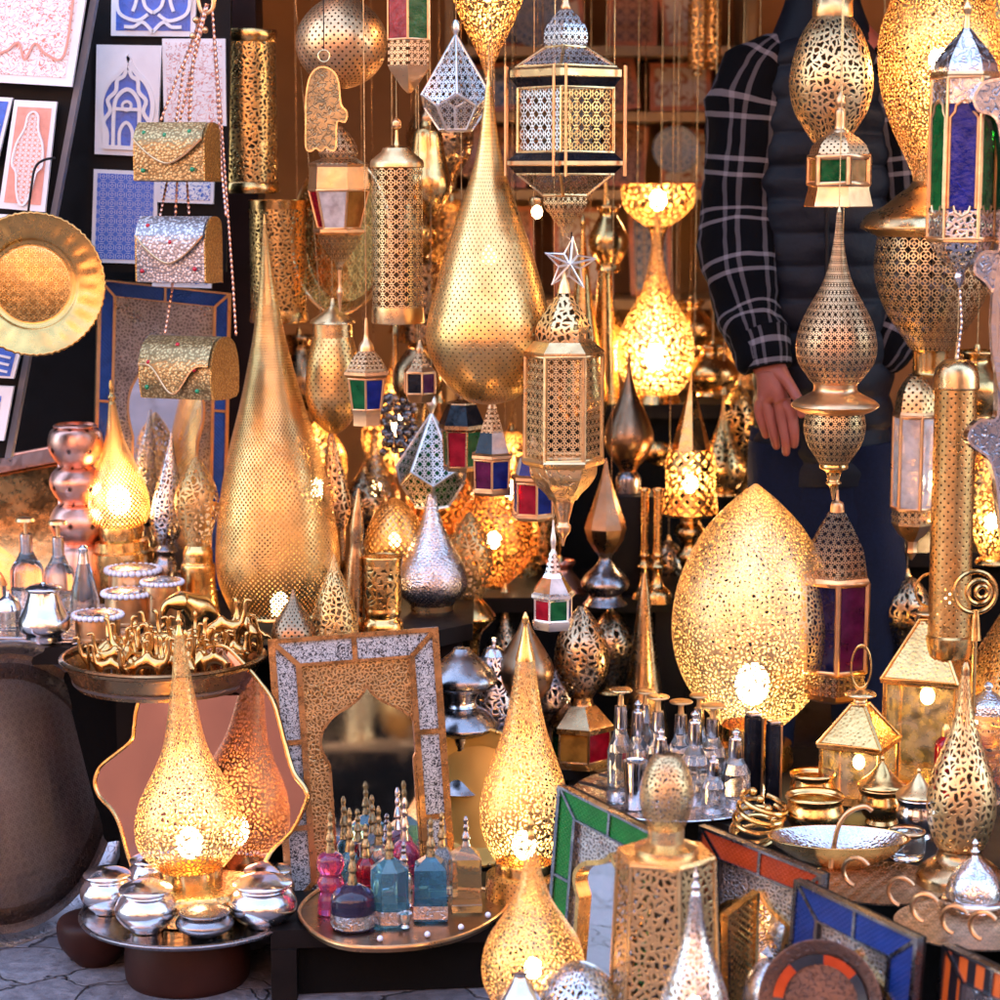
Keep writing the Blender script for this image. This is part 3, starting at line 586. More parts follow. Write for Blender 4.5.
# ---- copper and silver on the left table
pn = Panel(P(-70, 472, 4.36), P(60, 446, 4.39), P(62, 596, 4.28), P(-70, 612, 4.28)); t = thing('copper_basin', 'big hammered copper basin leaning behind the soap pumps', 'basin', pn.o)
build('bowl', pn.rect(0, .12, 1, 1, -.05, 0), 'copper_hammered', t); build('rim', tube([pn.w(0, 0, .004), pn.w(1, 0, .004), pn.w(1, 1, .004), pn.w(0, 1, .004)], .006, 8, closed=True), 'copper', t); build('lip', pn.rect(0, .015, 1, .11, -.05, .012), 'copper', t)
L('copper_lantern', 'copper lantern of three stacked globes with few holes', 'lantern', 80, 0, 603, [
    ('neck', 'copper', [(424, 20), (426, 22), (428, 20)]), ('top_globe', 'copper_dots', [(427, 20), (431, 25), (440, 27.5), (449, 27), (458, 22.5), (466, 16)], dict(cell=24)),
    ('middle_globe', 'copper_dots', [(466, 16), (470, 22), (478, 26.5), (486, 26.5), (495, 22), (503, 16)], dict(cell=24)), ('lower_globe', 'copper_dots', [(503, 16), (507, 22), (516, 27), (525, 28), (534, 24), (542, 18)], dict(cell=24)),
    ('base', 'copper', [(542, 18), (550, 24), (575, 30), (603, 30)], dict(cap=1))], z=ZL-.008)
L('table_lamp', 'lit gold teardrop lamp in front of the blue mirror', 'lamp', 126, 0, 604, [
    ('shade', 'gold_fine', [(402, 3.5), (420, 6), (440, 10), (460, 17.5), (480, 25.5), (497, 30), (512, 30), (525, 25)], dict(cell=5)), ('finial', 'gold', [(380, 1.2), (388, 2.2), (393, 2), (397, 4.2), (401, 2.5), (404, 4.5)]),
    ('bulb', 'bulb_bright', [(500, 12)]), ('base', 'gold', [(522, 22), (524, 23), (538, 22), (540, 27), (549, 28), (551, 31), (604, 31)], dict(cap=1, smooth=False))], tilt=-2.5, z=ZL-.008)
L('table_lamp', 'small silver teardrop lamp left of the gold egg lamp', 'lamp', 163, 0, 606, [('shade', 'silver_perf', [(432, 1), (450, 4), (470, 9), (490, 13.5), (510, 17), (522, 17), (535, 13), (545, 8)], dict(cell=5)), ('base', 'dark_silver', [(545, 8), (550, 12), (556, 9), (570, 13), (606, 14)], dict(cap=1))], tilt=4, z=ZL-.008)
L('egg_lamp', 'small pale gold egg lamp before the tall lamp', 'lamp', 199, 0, 615, [('shade', 'gold_worm', [(456, 1.5), (466, 9), (480, 17), (497, 22), (512, 21.5), (530, 16), (545, 12)], dict(cell=7)), ('base', 'gold', [(545, 12), (552, 15), (562, 15), (566, 17), (590, 18), (615, 22)], dict(cap=1))], z=ZL-.008)
# tall lamp
L('tall_lamp', 'tall slender gold lamp with pin holes, largest on the left table', 'lamp', 280, 0, 614, [
    ('shade', 'gold_fine', [(222, 1.5), (260, 5), (300, 10.5), (340, 17), (400, 31), (450, 45), (500, 56), (545, 61.5), (575, 61), (600, 53), (614, 46)], dict(cell=5.6, seg=72)), ('tip', 'gold', [(214, .6), (220, 1.4), (224, 2.2)]), ('bulb', 'bulb_warm', [(603, 9)]),
    ('base_ring', 'gold', [(607, 47), (612, 49), (614, 49)], dict(cap=1))], tilt=-1.4, z=.48)
# silver tray with small things
t = thing('silver_tray', 'dark silver rectangular tray under the soap pumps', 'tray', P(58, 632, Yz(632, .482)))
bm = rbox((-.20, -.10, -.001), (.13, .20, .005), .002); tray_o = build('plate', bm, 'silver_engraved', t)
build('rim', tube([(-.20, -.10, .008), (.13, -.10, .008), (.13, .20, .008), (-.20, .20, .008)], .004, 8, closed=True), 'dark_silver', t); build('corner_foot', lathe([(0, .0), (.01, -.001), (.004, -.018), (0, -.02)], 12), 'dark_silver', t, loc=(-.02, -.108, .004))
def pump(label, u, top, base, rb, col='clear_glass', z=ZL):
    h = base-top; f = lambda k: top+h*k
    t = L('soap_pump', label, 'soap pump', u, 0, base, [('bottle', col, [(f(.40), rb*.42), (f(.46), rb*.55), (f(.56), rb*.9), (f(.68), rb), (f(.98), rb*.95), (f(1), rb*.9)], dict(cap=1, seg=28)),
        ('collar', 'silver', [(f(.19), rb*.24), (f(.20), rb*.36), (f(.24), rb*.38), (f(.41), rb*.38)], dict(cap=1, smooth=False, seg=24)), ('band', 'silver_engraved', [(f(.80), rb*1.02), (f(.99), rb*1.0)], dict(seg=28, cell=4))], z=z)
    s = S(base, Yz(base, z)); zz = lambda v: P(u, v, Yz(base, z)).z-t.location.z
    build('stem', tube([(0, 0, zz(f(.2))), (0, 0, zz(f(.03)))], rb*.12*s, 8), 'pale_gold', t); build('spout', lathe([(0, zz(top)), (rb*.55*s, zz(top+2)), (rb*.6*s, zz(top+5)), (0, zz(top+7))], 20), 'pale_gold', t); return t
pump('clear glass soap pump at the end of the row, before copper basin', 28, 516, 606, 17); pump('clear glass soap pump before the stacked copper globes', 60, 519, 610, 16)
L('glass_bottle', 'small conical glass bottle with silver stopper beside the beaded boxes', 'bottle', 85, 0, 616, [('body', 'clear_glass', [(563, 6), (575, 9), (590, 13), (606, 15), (616, 14)], dict(cap=1)), ('stopper', 'silver', [(545, 2), (548, 5), (552, 4.5), (563, 6)], dict(cap=1))], z=ZL)
L('sugar_pot', 'polished silver pot with wide rim on the tray', 'pot', 45, 0, 640, [('body', 'silver', [(590, 15), (596, 16), (606, 19), (618, 25), (628, 25.5), (634, 20), (640, 19)], dict(cap=1)), ('lid', 'silver', [(582, 2), (584, 4), (585, 12), (588, 18), (591, 17)], dict(cap=1))], z=ZL)
L('spice_jar', 'small glass jar with domed silver lid by the silver pot', 'jar', 9, 0, 628, [('jar', 'clear_glass', [(608, 11), (612, 12), (626, 12), (628, 11)], dict(cap=1)), ('lid', 'silver', [(590, 1.5), (593, 2), (595, 4), (600, 10), (608, 13), (610, 13)], dict(cap=1))], z=ZL)
L('spice_jar', 'glass jar with pinkish lid behind the small domed jar', 'jar', -6, 0, 612, [('jar', 'clear_glass', [(585, 13), (612, 13)], dict(cap=1)), ('lid', 'pink_brass', [(568, 2), (574, 9), (585, 14)], dict(cap=1))], z=ZL)
def beadbox(label, u, vt, vb, r, z, bead=True):
    t = L('trinket_box', label, 'box', u, 0, vb, [('body', 'pink_brass', [(vt, r), (vt+3, r), (vt+4, r*.94), (vb-3, r*.94), (vb-2, r), (vb, r)], dict(cap=1, smooth=False, seg=40)), ('lid', 'silver_engraved', [(vt-3, r*.4), (vt-1, r*.8), (vt+1, r*.9)], dict(cap=1))], z=z)
    Y = Yz(vb, z); s = S(vb, Y); zz = P(u, vt+2, Y).z-t.location.z; bm = NB(); n = 26
    for i in range(n): ball((r*s*math.cos(2*PI*i/n), r*s*math.sin(2*PI*i/n), zz), r*s*.13, 8, bm)
    build('bead_trim', bm, 'pearl', t); return t
beadbox('round trinket box with silver bead rim, behind the others', 134, 568, 612, 26, ZL); beadbox('round trinket box with bead rim between its two neighbours', 128, 591, 622, 24, ZL); beadbox('wide low trinket box with bead rim nearest the camel tray', 98, 613, 638, 24, ZL); beadbox('dark little bead-rimmed box under the egg lamp', 163, 580, 626, 20, ZL-.008)
L('glass_cup', 'tiny blue glass cup at the tray corner', 'cup', 88, 0, 640, [('cup', 'blue_glass', [(622, 9), (630, 9), (640, 7)], dict(cap=1))], z=ZL)

# ---- camel tray
def skin_mesh(name, joints, edges, sub=2):
    """joints: {key: ((x,y,z), r)}; one continuous skinned mesh, returned as mesh data"""
    ks = list(joints); me = bpy.data.meshes.new(name); me.from_pydata([joints[k][0] for k in ks], [(ks.index(a), ks.index(b)) for a, b in edges], [])
    o = bpy.data.objects.new(name, me); COL.objects.link(o); md = o.modifiers.new('s', 'SKIN'); md.use_smooth_shade = True
    for k, sv in zip(ks, me.skin_vertices[0].data): r = joints[k][1]; sv.radius = r if isinstance(r, tuple) else (r, r); sv.use_root = False
    me.skin_vertices[0].data[0].use_root = True
    if sub: o.modifiers.new('d', 'SUBSURF').levels = sub; o.modifiers['d'].render_levels = sub
    dg = bpy.context.evaluated_depsgraph_get(); dg.update(); out = bpy.data.meshes.new_from_object(o.evaluated_get(dg)); bpy.data.objects.remove(o); out.name = name
    out.polygons.foreach_set('use_smooth', [True]*len(out.polygons)); return out
ZC = .437
L('round_tray', 'round dark metal tray with fluted edge full of camel figurines', 'tray', 164, 0, 686, [('wall', 'bronze', [(655, 100), (656, 103), (659, 102), (661, 97), (683, 86)], dict(smooth=False, lobes=80, amp=.006, seg=160)), ('plate', 'tray_dark', [(676, 91), (679, 90)], dict(cap=1, smooth=False)), ('rim', 'bronze', [(654, 98), (653, 100), (655, 103)], {})], z=ZC)
YT = Yz(686, ZC); cT = P(164, 686, YT); sT = S(686, YT)
camel = skin_mesh('camel', dict(pel=((-.016, 0, .036), (.0075, .0085)), mid=((0, 0, .040), (.0085, .0085)), hump=((0, 0, .053), .0036), che=((.016, 0, .037), (.0075, .009)), n1=((.026, 0, .040), .0045), n2=((.031, 0, .058), .003), hd=((.032, 0, .073), .0034), mz=((.041, 0, .070), .0022),
    fl1=((.015, .006, .020), .0024), fl2=((.016, .006, .001), .0026), fr1=((.017, -.006, .020), .0024), fr2=((.019, -.006, .001), .0026), bl1=((-.016, .006, .022), .0028), bl2=((-.018, .006, .001), .0026), br1=((-.018, -.006, .020), .0028), br2=((-.015, -.006, .001), .0026), tl=((-.026, 0, .030), .0012)),
    [('pel', 'mid'), ('mid', 'hump'), ('mid', 'che'), ('che', 'n1'), ('n1', 'n2'), ('n2', 'hd'), ('hd', 'mz'), ('che', 'fl1'), ('fl1', 'fl2'), ('che', 'fr1'), ('fr1', 'fr2'), ('pel', 'bl1'), ('bl1', 'bl2'), ('pel', 'br1'), ('br1', 'br2'), ('pel', 'tl')], 1)
camel.materials.clear(); camel.materials.append(MATS['figurine_brass'])
gir = skin_mesh('giraffe', dict(pel=((-.012, 0, .045), .007), che=((.010, 0, .050), .0075), n1=((.018, 0, .064), .0042), n2=((.024, 0, .090), .003), hd=((.026, 0, .098), .0034), mz=((.035, 0, .095), .0022),
    a1=((.010, .005, .025), .0024), a2=((.010, .006, .001), .0026), b1=((.011, -.005, .025), .0024), b2=((.013, -.006, .001), .0026), c1=((-.012, .005, .025), .0026), c2=((-.013, .006, .001), .0026), d1=((-.013, -.005, .025), .0026), d2=((-.011, -.006, .001), .0026)),
    [('pel', 'che'), ('che', 'n1'), ('n1', 'n2'), ('n2', 'hd'), ('hd', 'mz'), ('che', 'a1'), ('a1', 'a2'), ('che', 'b1'), ('b1', 'b2'), ('pel', 'c1'), ('c1', 'c2'), ('pel', 'd1'), ('d1', 'd2')], 1)
gir.materials.clear(); gir.materials.append(MATS['figurine_brass'])
spots = []
for k in range(4000):
    a, r = random.random()*2*PI, 72*math.sqrt(random.random()); x, y = r*math.cos(a), r*math.sin(a)
    if all(math.hypot(x-p, y-q) > 13 for p, q in spots): spots.append((x, y))
    if len(spots) >= 46: break
for i, (x, y) in enumerate(spots):
    o = bpy.data.objects.new('camel_figurine', camel); COL.objects.link(o); o.location = (cT.x+x*sT, cT.y+y*sT, ZC+.017); o.rotation_euler = (0, 0, random.uniform(0, 6.28)); o.scale = (random.uniform(.95, 1.3),)*3
    tag(o, 'small brass camel figurine crowded with its likes in the round tray', 'figurine', 'camel figurines in the round tray')
for u, dy, lab in ((122, -.01, 'tall long-necked brass giraffe figurine at the tray side towards the leaning dish'), (151, .05, 'tall brass giraffe figurine standing mid tray above the camels')):
    o = bpy.data.objects.new('giraffe_figurine', gir); COL.objects.link(o); o.location = (cT.x+(u-164)*sT, cT.y+dy, ZC+.017); o.rotation_euler = (0, 0, 2.6); tag(o, lab, 'figurine')
ele = skin_mesh('elephant', dict(pel=((-.03, 0, .045), .022), che=((.005, 0, .047), .024), hd=((.036, 0, .062), .017), tk1=((.055, 0, .058), .009), tk2=((.062, 0, .040), .006), tk3=((.058, 0, .024), .0045), tk4=((.066, 0, .015), .004), e1=((.028, .022, .066), (.004, .012)), e2=((.028, -.022, .066), (.004, .012)),
    a1=((.010, .012, .02), .009), a2=((.012, .013, .002), .009), b1=((.010, -.012, .02), .009), b2=((.008, -.013, .002), .009), c1=((-.032, .012, .02), .009), c2=((-.034, .013, .002), .009), d1=((-.032, -.012, .02), .009), d2=((-.030, -.013, .002), .009)),
    [('pel', 'che'), ('che', 'hd'), ('hd', 'tk1'), ('tk1', 'tk2'), ('tk2', 'tk3'), ('tk3', 'tk4'), ('hd', 'e1'), ('hd', 'e2'), ('che', 'a1'), ('a1', 'a2'), ('che', 'b1'), ('b1', 'b2'), ('pel', 'c1'), ('c1', 'c2'), ('pel', 'd1'), ('d1', 'd2')], 2)
ele.materials.clear(); ele.materials.append(MATS['gold'])
def fig(mesh, nm, label, u, v, z, rz, sc):
    o = bpy.data.objects.new(nm, mesh); COL.objects.link(o); o.location = P(u, v, Yz(v, z)); o.rotation_euler = (0, 0, rz); o.scale = (sc,)*3; tag(o, label, 'figurine'); return o
fig(ele, 'elephant_figurine', 'large shiny brass elephant figurine behind the camel tray', 198, 634, .48, PI+.5, 1.05)
fig(gir, 'deer_figurine', 'brass deer figurine leaning at the foot of the tall lamp', 228, 648, .48, .6, .8); fig(camel, 'camel_figurine', 'lone brass camel figurine between tall lamp and framed mirror', 248, 652, .48, 2.2, 1.2); fig(gir, 'deer_figurine', 'brass deer figurine nearest the framed mirror', 266, 656, .48, 3.6, .75)
fig(camel, 'camel_figurine', 'lone brass camel figurine behind the shaped rose mirror', 222, 655, .48, .2, 1.3); fig(ele, 'elephant_figurine', 'small brass elephant figurine beside the tall lamp base', 244, 640, .48, 1.2, .6)
# ---- big leaning dish and clay bowl on the ground
r_ = 150; Yd = 3.72; c = P(8, 793, Yd); s = S(793, Yd); t = thing('round_dish', 'big dark engraved round dish leaning on the ground', 'dish', c, (PI/2-R(9), 0, R(50)))
bm = planar(lathe([(q*s, z*s) for q, z in spline([(139, 1), (134, -1), (134, -1), (60, -2), (0, -2)], 4)], 96, .011), .016); build('dish', bm, 'tray_dark', t); build('raised_rim', lathe([(q*s, z*s) for q, z in spline([(149, 6), (152, 9), (150, 11), (145, 9), (139, 1.2)], 4)], 96, .011), 'rim_grey', t)
build('chased_border', lathe([(130*s, -.4*s), (126*s, 0), (118*s, 0), (114*s, -.8*s)], 96, .006), 'bronze_engraved', t); build('rim', torus((0, 0, 8.5*s), 150.5*s, 3*s, n=96), 'rim_grey', t)
L('clay_bowl', 'brown clay bowl on the cobbles behind the round tray', 'bowl', 96, 0, 962, [('bowl', 'clay', [(915, 26), (918, 35), (926, 38), (940, 36), (952, 28), (962, 18)], dict(cap=1))], z=0)
# ---- front left lamp on its silver tray
ZF = .105
YF = Yz(919, ZF-.006); vb_ = VB(YF, 0)
L('stool', 'low dark red wooden drum stool under the silver bowl tray', 'stool', 188, YF, vb_, [('drum', 'clay', [(919.5, 50), (922, 57), (945, 62), (970, 62), (vb_, 59)], dict(cap=1))])
L('round_tray', 'round silver tray carrying the lit lamp and silver bowls', 'tray', 190, 0, 919, [('plate', 'silver', [(915, 0), (915.5, 92), (911, 106), (919, 92)], dict(smooth=False, cap=1)), ('rim', 'dark_silver', [(911, 105), (909.5, 107), (911, 110), (914, 109)], {})], z=ZF-.006)
L('table_lamp', 'lit gold teardrop lamp standing before the rose mirror', 'lamp', 193, 0, 909, [
    ('shade', 'gold_worm', [(634, 5), (645, 6), (670, 9), (700, 13.5), (740, 20.5), (765, 30), (790, 43.5), (805, 50), (825, 54), (845, 51.5), (860, 40), (868, 31)], dict(cell=5.4, seg=72)), ('finial', 'gold', [(611, 1), (616, 1.6), (620, 3.4), (624, 1.6), (634, 4.6), (638, 5.2)]),
    ('bulb', 'bulb_bright', [(843, 13)]), ('collar', 'gold', [(866, 31.5), (884, 31.5)], dict(smooth=False)), ('base', 'gold_hammered', [(882, 0), (882.5, 60), (885, 62), (908, 63), (909, 61)], dict(smooth=False, cap=1))], tilt=-1.6, z=ZF+.001)
def sbowl(label, u, vt, vb, r, lid=True, z=ZF+.001, mat='silver'):
    vt -= 7; h = vb-vt; f = lambda k: vt+h*k
    return L('silver_bowl', label, 'bowl', u, 0, vb, [('bowl', mat, [(f(.16), r*.78), (f(.22), r*.74), (f(.32), r*.88), (f(.48), r), (f(.64), r*.99), (f(.82), r*.82), (f(.95), r*.58), (vb, r*.5)], dict(cap=1)), ('lid', mat, [(f(-.06), r*.1), (f(-.03), r*.4), (f(.04), r*.7), (f(.10), r*.86), (f(.14), r*.88), (f(.17), r*.8)], dict(cap=1))], z=z)
sbowl('squat silver lidded bowl on the rim nearest the big dish', 108, 876, 912, 27); sbowl('squat silver lidded bowl just before its likeness near the lamp base', 147, 890, 930, 31); sbowl('flat dark silver lidded dish in front of the lamp base', 205, 915, 934, 29, mat='dark_silver'); sbowl('large silver lidded bowl nearest the perfume bottles', 263, 884, 925, 34); sbowl('silver bowl tucked behind the big bowl, under the mirror edge', 268, 872, 905, 27); sbowl('silver bowl partly hidden behind the lamp base', 150, 862, 892, 22)
# mirror with the rose reflection put into its tint
n_ = Vector((-.34, -.92, .16)).normalized(); p0 = P(195, 900, YF+.10)
ou = [(140, 890), (127, 852), (120, 826), (112, 810), (100, 797), (95, 784), (97, 773), (104, 763), (130, 742), (134, 728), (136, 711), (142, 695), (158, 677), (181, 664), (198, 651), (213, 646), (227, 648), (242, 662), (258, 680), (272, 700), (279, 722), (284, 742), (293, 772), (305, 789), (306, 802), (292, 831), (271, 852), (252, 890)]
pts = [PP(u, v, p0, n_) for u, v in curve2(ou, 4)]; o_ = PP(195, 890, p0, n_); t = thing('shaped_mirror', 'wavy outlined mirror with rose reflection put in its tint behind the lit lamp', 'mirror', o_)
bm = NB(); bm.faces.new([bm.verts.new(p-o_) for p in pts]); build('glass', bm, 'rose_reflection_mirror', t, recalc=False)
bm = NB(); a = [bm.verts.new(p-o_-n_*.003) for p in pts]; b = [bm.verts.new(p-o_-n_*.012) for p in pts]; bm.faces.new(a); bm.faces.new(b[::-1])
for i in range(len(a)): bm.faces.new([a[i], b[i], b[(i+1) % len(a)], a[(i+1) % len(a)]])
build('backing', bm, 'dark_wood', t); build('rim', tube([p-o_ for p in pts], .0036, 8, closed=True), 'gold', t)
# ---- framed mirror with white filigree and perfume
frame_mirror('standing mirror with black and white filigree frame and bronze panel', [(271, 641), (434, 629), (453, 893), (290, 908)], (3.66, 3.70, 3.645, 3.605), .042, 'filigree', 'bronze_dark_engraved', 'mirror_glass', (.26, .86, .19, .42), lip='bronze', edge=1.9)
ZP = .125
pt_ = [(-88, 18), (-60, 24), (60, 24), (100, 14), (104, -2), (70, -24), (20, -36), (-40, -37), (-76, -26), (-100, -4)]; Yc = Yz(908, ZP); s = S(908, Yc); c = P(400, 908, Yc)
t = thing('perfume_tray', 'brown metal tray with beaded edge under the perfume bottles', 'tray', (c.x, c.y, .116)); q = [(x*s, y*s*3.0) for x, y in curve2(pt_, 5, True)]
bm = NB(); a = [bm.verts.new((x, y, .006)) for x, y in q]; b = [bm.verts.new((x, y, .0)) for x, y in q]; bm.faces.new(a); bm.faces.new(b[::-1])
for i in range(len(q)): bm.faces.new([a[i], b[i], b[(i+1) % len(q)], a[(i+1) % len(q)]])
build('plate', bm, 'dark_brass', t); build('rim', tube([(x, y, .008) for x, y in q], .0032, 8, closed=True), 'pink_brass', t)
for x, y in ((30, -27), (62, -20), (-15, -31), (88, -8)): build('bead', ball((x*s, y*s*3, .0105), .005, 10), 'pearl', t)
def perfume(label, u, vt, vsh, vb, r, col, sq=False, z=ZP, band=None, stop='pink_engraved', wavy=False):
    if sq: body = ('bottle', col, [(vsh-2, r*.35), (vsh+8, r*1.2), (vb-8, r*1.2), (vb-7, r*1.25), (vb, r*1.25)], dict(n=4 if sq == 4 else 8, ph=45 if sq == 4 else 22, cap=1))
    elif wavy: h = vb-vsh; body = ('bottle', col, [(vsh, r*.5), (vsh+h*.08, r*.95), (vsh+h*.25, r), (vsh+h*.36, r*.78), (vsh+h*.5, r), (vsh+h*.64, r*.8), (vsh+h*.8, r*.95), (vb, r)], dict(cap=1, seg=32))
    else: body = ('bottle', col, [(vsh, r*.35), (vsh+6, r*.8), (vsh+12, r*.98), (vsh+18, r), (vb-5, r), (vb, r*.95)], dict(cap=1, seg=32))
    h = vsh-vt; pts = [body, ('stopper', stop, [(vt, 1), (vt+h*.12, 2.6), (vt+h*.24, 1.9), (vt+h*.34, 3), (vt+h*.45, 2.2), (vt+h*.6, 4), (vt+h*.7, 4.6), (vt+h*.74, 3.2), (vt+h*.9, 4.4), (vsh+1, 5)], dict(cap=1, seg=16))]
    if band: pts.append(('filigree_band', band, [(vb-15, r*1.02 if not sq else r*1.27), (vb-2, r*1.02 if not sq else r*1.27)], dict(cell=4, smooth=False, **(dict(n=4 if sq == 4 else 8, ph=45 if sq == 4 else 22) if sq else dict(seg=32)))))
    return L('perfume_bottle', label, 'perfume bottle', u, 0, vb, pts, z=z, yaw=random.uniform(-8, 8))
perfume('pink ribbed perfume bottle nearest the silver bowls', 331, 812, 852, 912, 13.5, 'pink_glass', wavy=True); perfume('squat navy perfume bottle with silver band at tray front', 353, 840, 884, 926, 22, 'navy_glass', band='silver_engraved')
perfume('eight-sided light blue perfume bottle with banded foot', 390, 822, 860, 921, 17, 'teal_glass', sq=8, band='silver_engraved'); perfume('broad square blue perfume bottle with silver filigree foot', 431, 818, 858, 916, 19, 'blue_glass', sq=4, band='silver_engraved')
perfume('clear amber perfume bottle at the lit plate end of tray', 466, 816, 848, 908, 17, 'amber_glass', sq=4, stop='dark_silver'); perfume('small teal perfume bottle behind the pink one', 350, 808, 850, 890, 10, 'teal_glass'); perfume('red perfume bottle behind the navy one', 366, 824, 856, 893, 11, 'red_glass')
perfume('clear perfume bottle with tall stopper behind the blue pair', 379, 806, 846, 888, 14, 'clear_glass', sq=8); perfume('rose perfume bottle with tall slim stopper touching the mirror', 405, 798, 840, 886, 15, 'pink_glass', stop='silver'); perfume('clear perfume bottle behind the broad square blue one', 442, 812, 848, 890, 16, 'clear_glass', sq=4); perfume('small clear bottle with dark stopper beside the eight-sided one', 404, 842, 868, 905, 9, 'clear_glass', stop='dark_silver')
L('incense_cup', 'tiny silver cup in front of the eight-sided bottle', 'cup', 405, 0, 927, [('cup', 'silver', [(913, 7), (920, 6), (924, 3), (927, 5)], dict(cap=1))], z=ZP)
# ---- second front lamp, lit plate
L('table_lamp', 'lit gold teardrop lamp between perfume tray and green mirror', 'lamp', 524, 0, 899, [
    ('shade', 'gold_worm', [(655, 9), (672, 11), (700, 15.5), (730, 22), (758, 32), (785, 41), (808, 45), (828, 43), (848, 36), (862, 28)], dict(cell=5.4, seg=72)), ('finial', 'gold', [(612, 1), (617, 3.2), (622, 3), (626, 2), (640, 5), (655, 9), (660, 10)]), ('bulb', 'bulb_bright', [(845, 12)]),
    ('collar', 'gold', [(860, 28), (862, 29), (872, 29)], dict(smooth=False)), ('base', 'gold_dots', [(872, 34), (874, 38), (896, 39), (899, 39)], dict(smooth=False, cap=1, cell=7))], tilt=0.2, z=.116)
s = S(795, 3.80); c = P(478, 797, 3.80); t = thing('brass_plate', 'glowing round brass plate with beaded rim behind lit lamp', 'plate', c, (PI/2-R(14), 0, R(-14)))
build('plate', lathe([(q*s, z*s) for q, z in spline([(70, 5), (68, 7), (64, 5), (52, 1), (46, 0), (0, 0)], 4)], 72, .012), 'plate_warm', t); bm = NB()
for i in range(48): ball((68*s*math.cos(2*PI*i/48), 68*s*math.sin(2*PI*i/48), 7*s), 2.3*s, 8, bm)
build('bead_rim', bm, 'gold', t)

# ================================================================== CENTRE: hanging lanterns
H1, H2, H3, H4 = 3.62, 3.82, 4.02, 4.22
L('wall_lamp', 'gold cylinder wall lamp with pierced leaves, upper of two on the pillar', 'lamp', 250, H4+.04, 193, [('shade', 'gold_leaf', [(40, 28), (184, 28)], dict(cell=4.8, smooth=False)), ('top_band', 'gold', [(30, 29), (32, 30), (42, 29), (43, 28)], dict(smooth=False)), ('bottom_band', 'gold', [(182, 28), (183, 29), (190, 30), (193, 29)], dict(smooth=False))])
L('wall_lamp', 'gold cylinder wall lamp with pierced leaves, lower of two on the pillar', 'lamp', 279, H4+.06, 322, [('shade', 'gold_leaf', [(207, 28), (312, 28)], dict(cell=4.6, smooth=False)), ('top_band', 'gold', [(200, 29), (209, 28.5)], dict(smooth=False)), ('bottom_band', 'gold', [(310, 28.5), (320, 30), (322, 29)], dict(smooth=False))])
L('ball_lantern', 'big pinkish brass ball lantern with pin holes hanging high', 'lantern', 342, H3, 90, [('globe', 'pink_dots', [(-4, 6), (0, 18), (10, 31), (25, 42), (43, 46), (60, 42.5), (74, 33), (84, 20), (89, 5)], dict(cell=8, seg=64)), ('cap', 'pink_brass', [(-14, 3), (-10, 10), (-4, 13), (0, 14)], dict(cap=1))], hang=-14)
# hamsa
Y = H2-.04; o = P(324, 55, Y); t = thing('hamsa_pendant', 'flat engraved brass hand pendant hanging by a ring', 'pendant', o); pn = Panel(P(300, 60, Y), P(350, 60, Y), P(350, 156, Y), P(300, 156, Y)); pn.o = o
ou = curve2([(324, 67), (334, 72), (339, 84), (341, 104), (347, 112), (345, 122), (337, 122), (336, 148), (330, 150), (326, 147), (321, 151), (316, 148), (311, 151), (306, 147), (306, 120), (306, 100), (309, 80), (315, 70)], 3, True)
q = [((u-300)/50, (v-60)/96) for u, v in ou]; build('hand', pn.poly(q, -.002, .002, cell=.007), 'pink_engraved', t); build('edge', pn.strip(q, .0028, -.003, .004, closed=True), 'pale_gold', t); build('ring', torus((0, 0, -.002), .0095, .0018, (0, 1, 0)), 'pale_gold', t)
build('hanging_wire', tube([(0, 0, .008), (0, 0, ZRAIL-o.z)], .001, 6), 'iron', t); HANG.append((o.x, Y))
def lantern(label, u, Y, n, ph, roof, panes, base, glassm, metal_='pink_brass', perf='pink_star', tip=None, flange=None, hang=None, arms=True, name='glass_lantern', extra=(), cell=5, bar=1.3, vb=None, group=None, drop=None, z=None):
    """roof, panes, base: [(v, circumradius)...] in photo pixels"""
    vb = vb or (base[-1][0]); parts = [('roof', perf, roof, dict(n=n, ph=ph, cell=cell)), ('glass_pane', glassm, panes, dict(n=n, ph=ph)), ('base', metal_, base, dict(n=n, ph=ph, cap=1))]
    if tip: parts.append(('finial', metal_, tip, dict(cap=1, seg=16)))
    if flange: parts.append(('flange', metal_, flange, dict(n=n, ph=ph, cap=1)))
    if drop: parts.append(('drop', metal_, drop, dict(cap=1, seg=24)))
    t = L(name, label, 'lantern', u, Y, vb, parts+list(extra), hang=hang, group=group, z=z)
    if z is not None: Y = Yz(vb, z)
    bars(t, 'frame', metal_, u, Y, vb, [panes], n, ph, bar); return t
lantern('red and green glass hanging lantern beside the brass ball', 409, H2, 6, 0, [(-60, 6), (-40, 18), (-10, 23)], [(-8, 23), (40, 23)], [(66, 23.5), (70, 22), (80, 14), (88, 8), (93, 2)], 'glass_green+glass_green+glass_red+glass_green+glass_green+glass_red', hang=-60, extra=[('pierced_band', 'pink_star', [(40, 23), (66, 23.5)], dict(n=6, cell=7))])
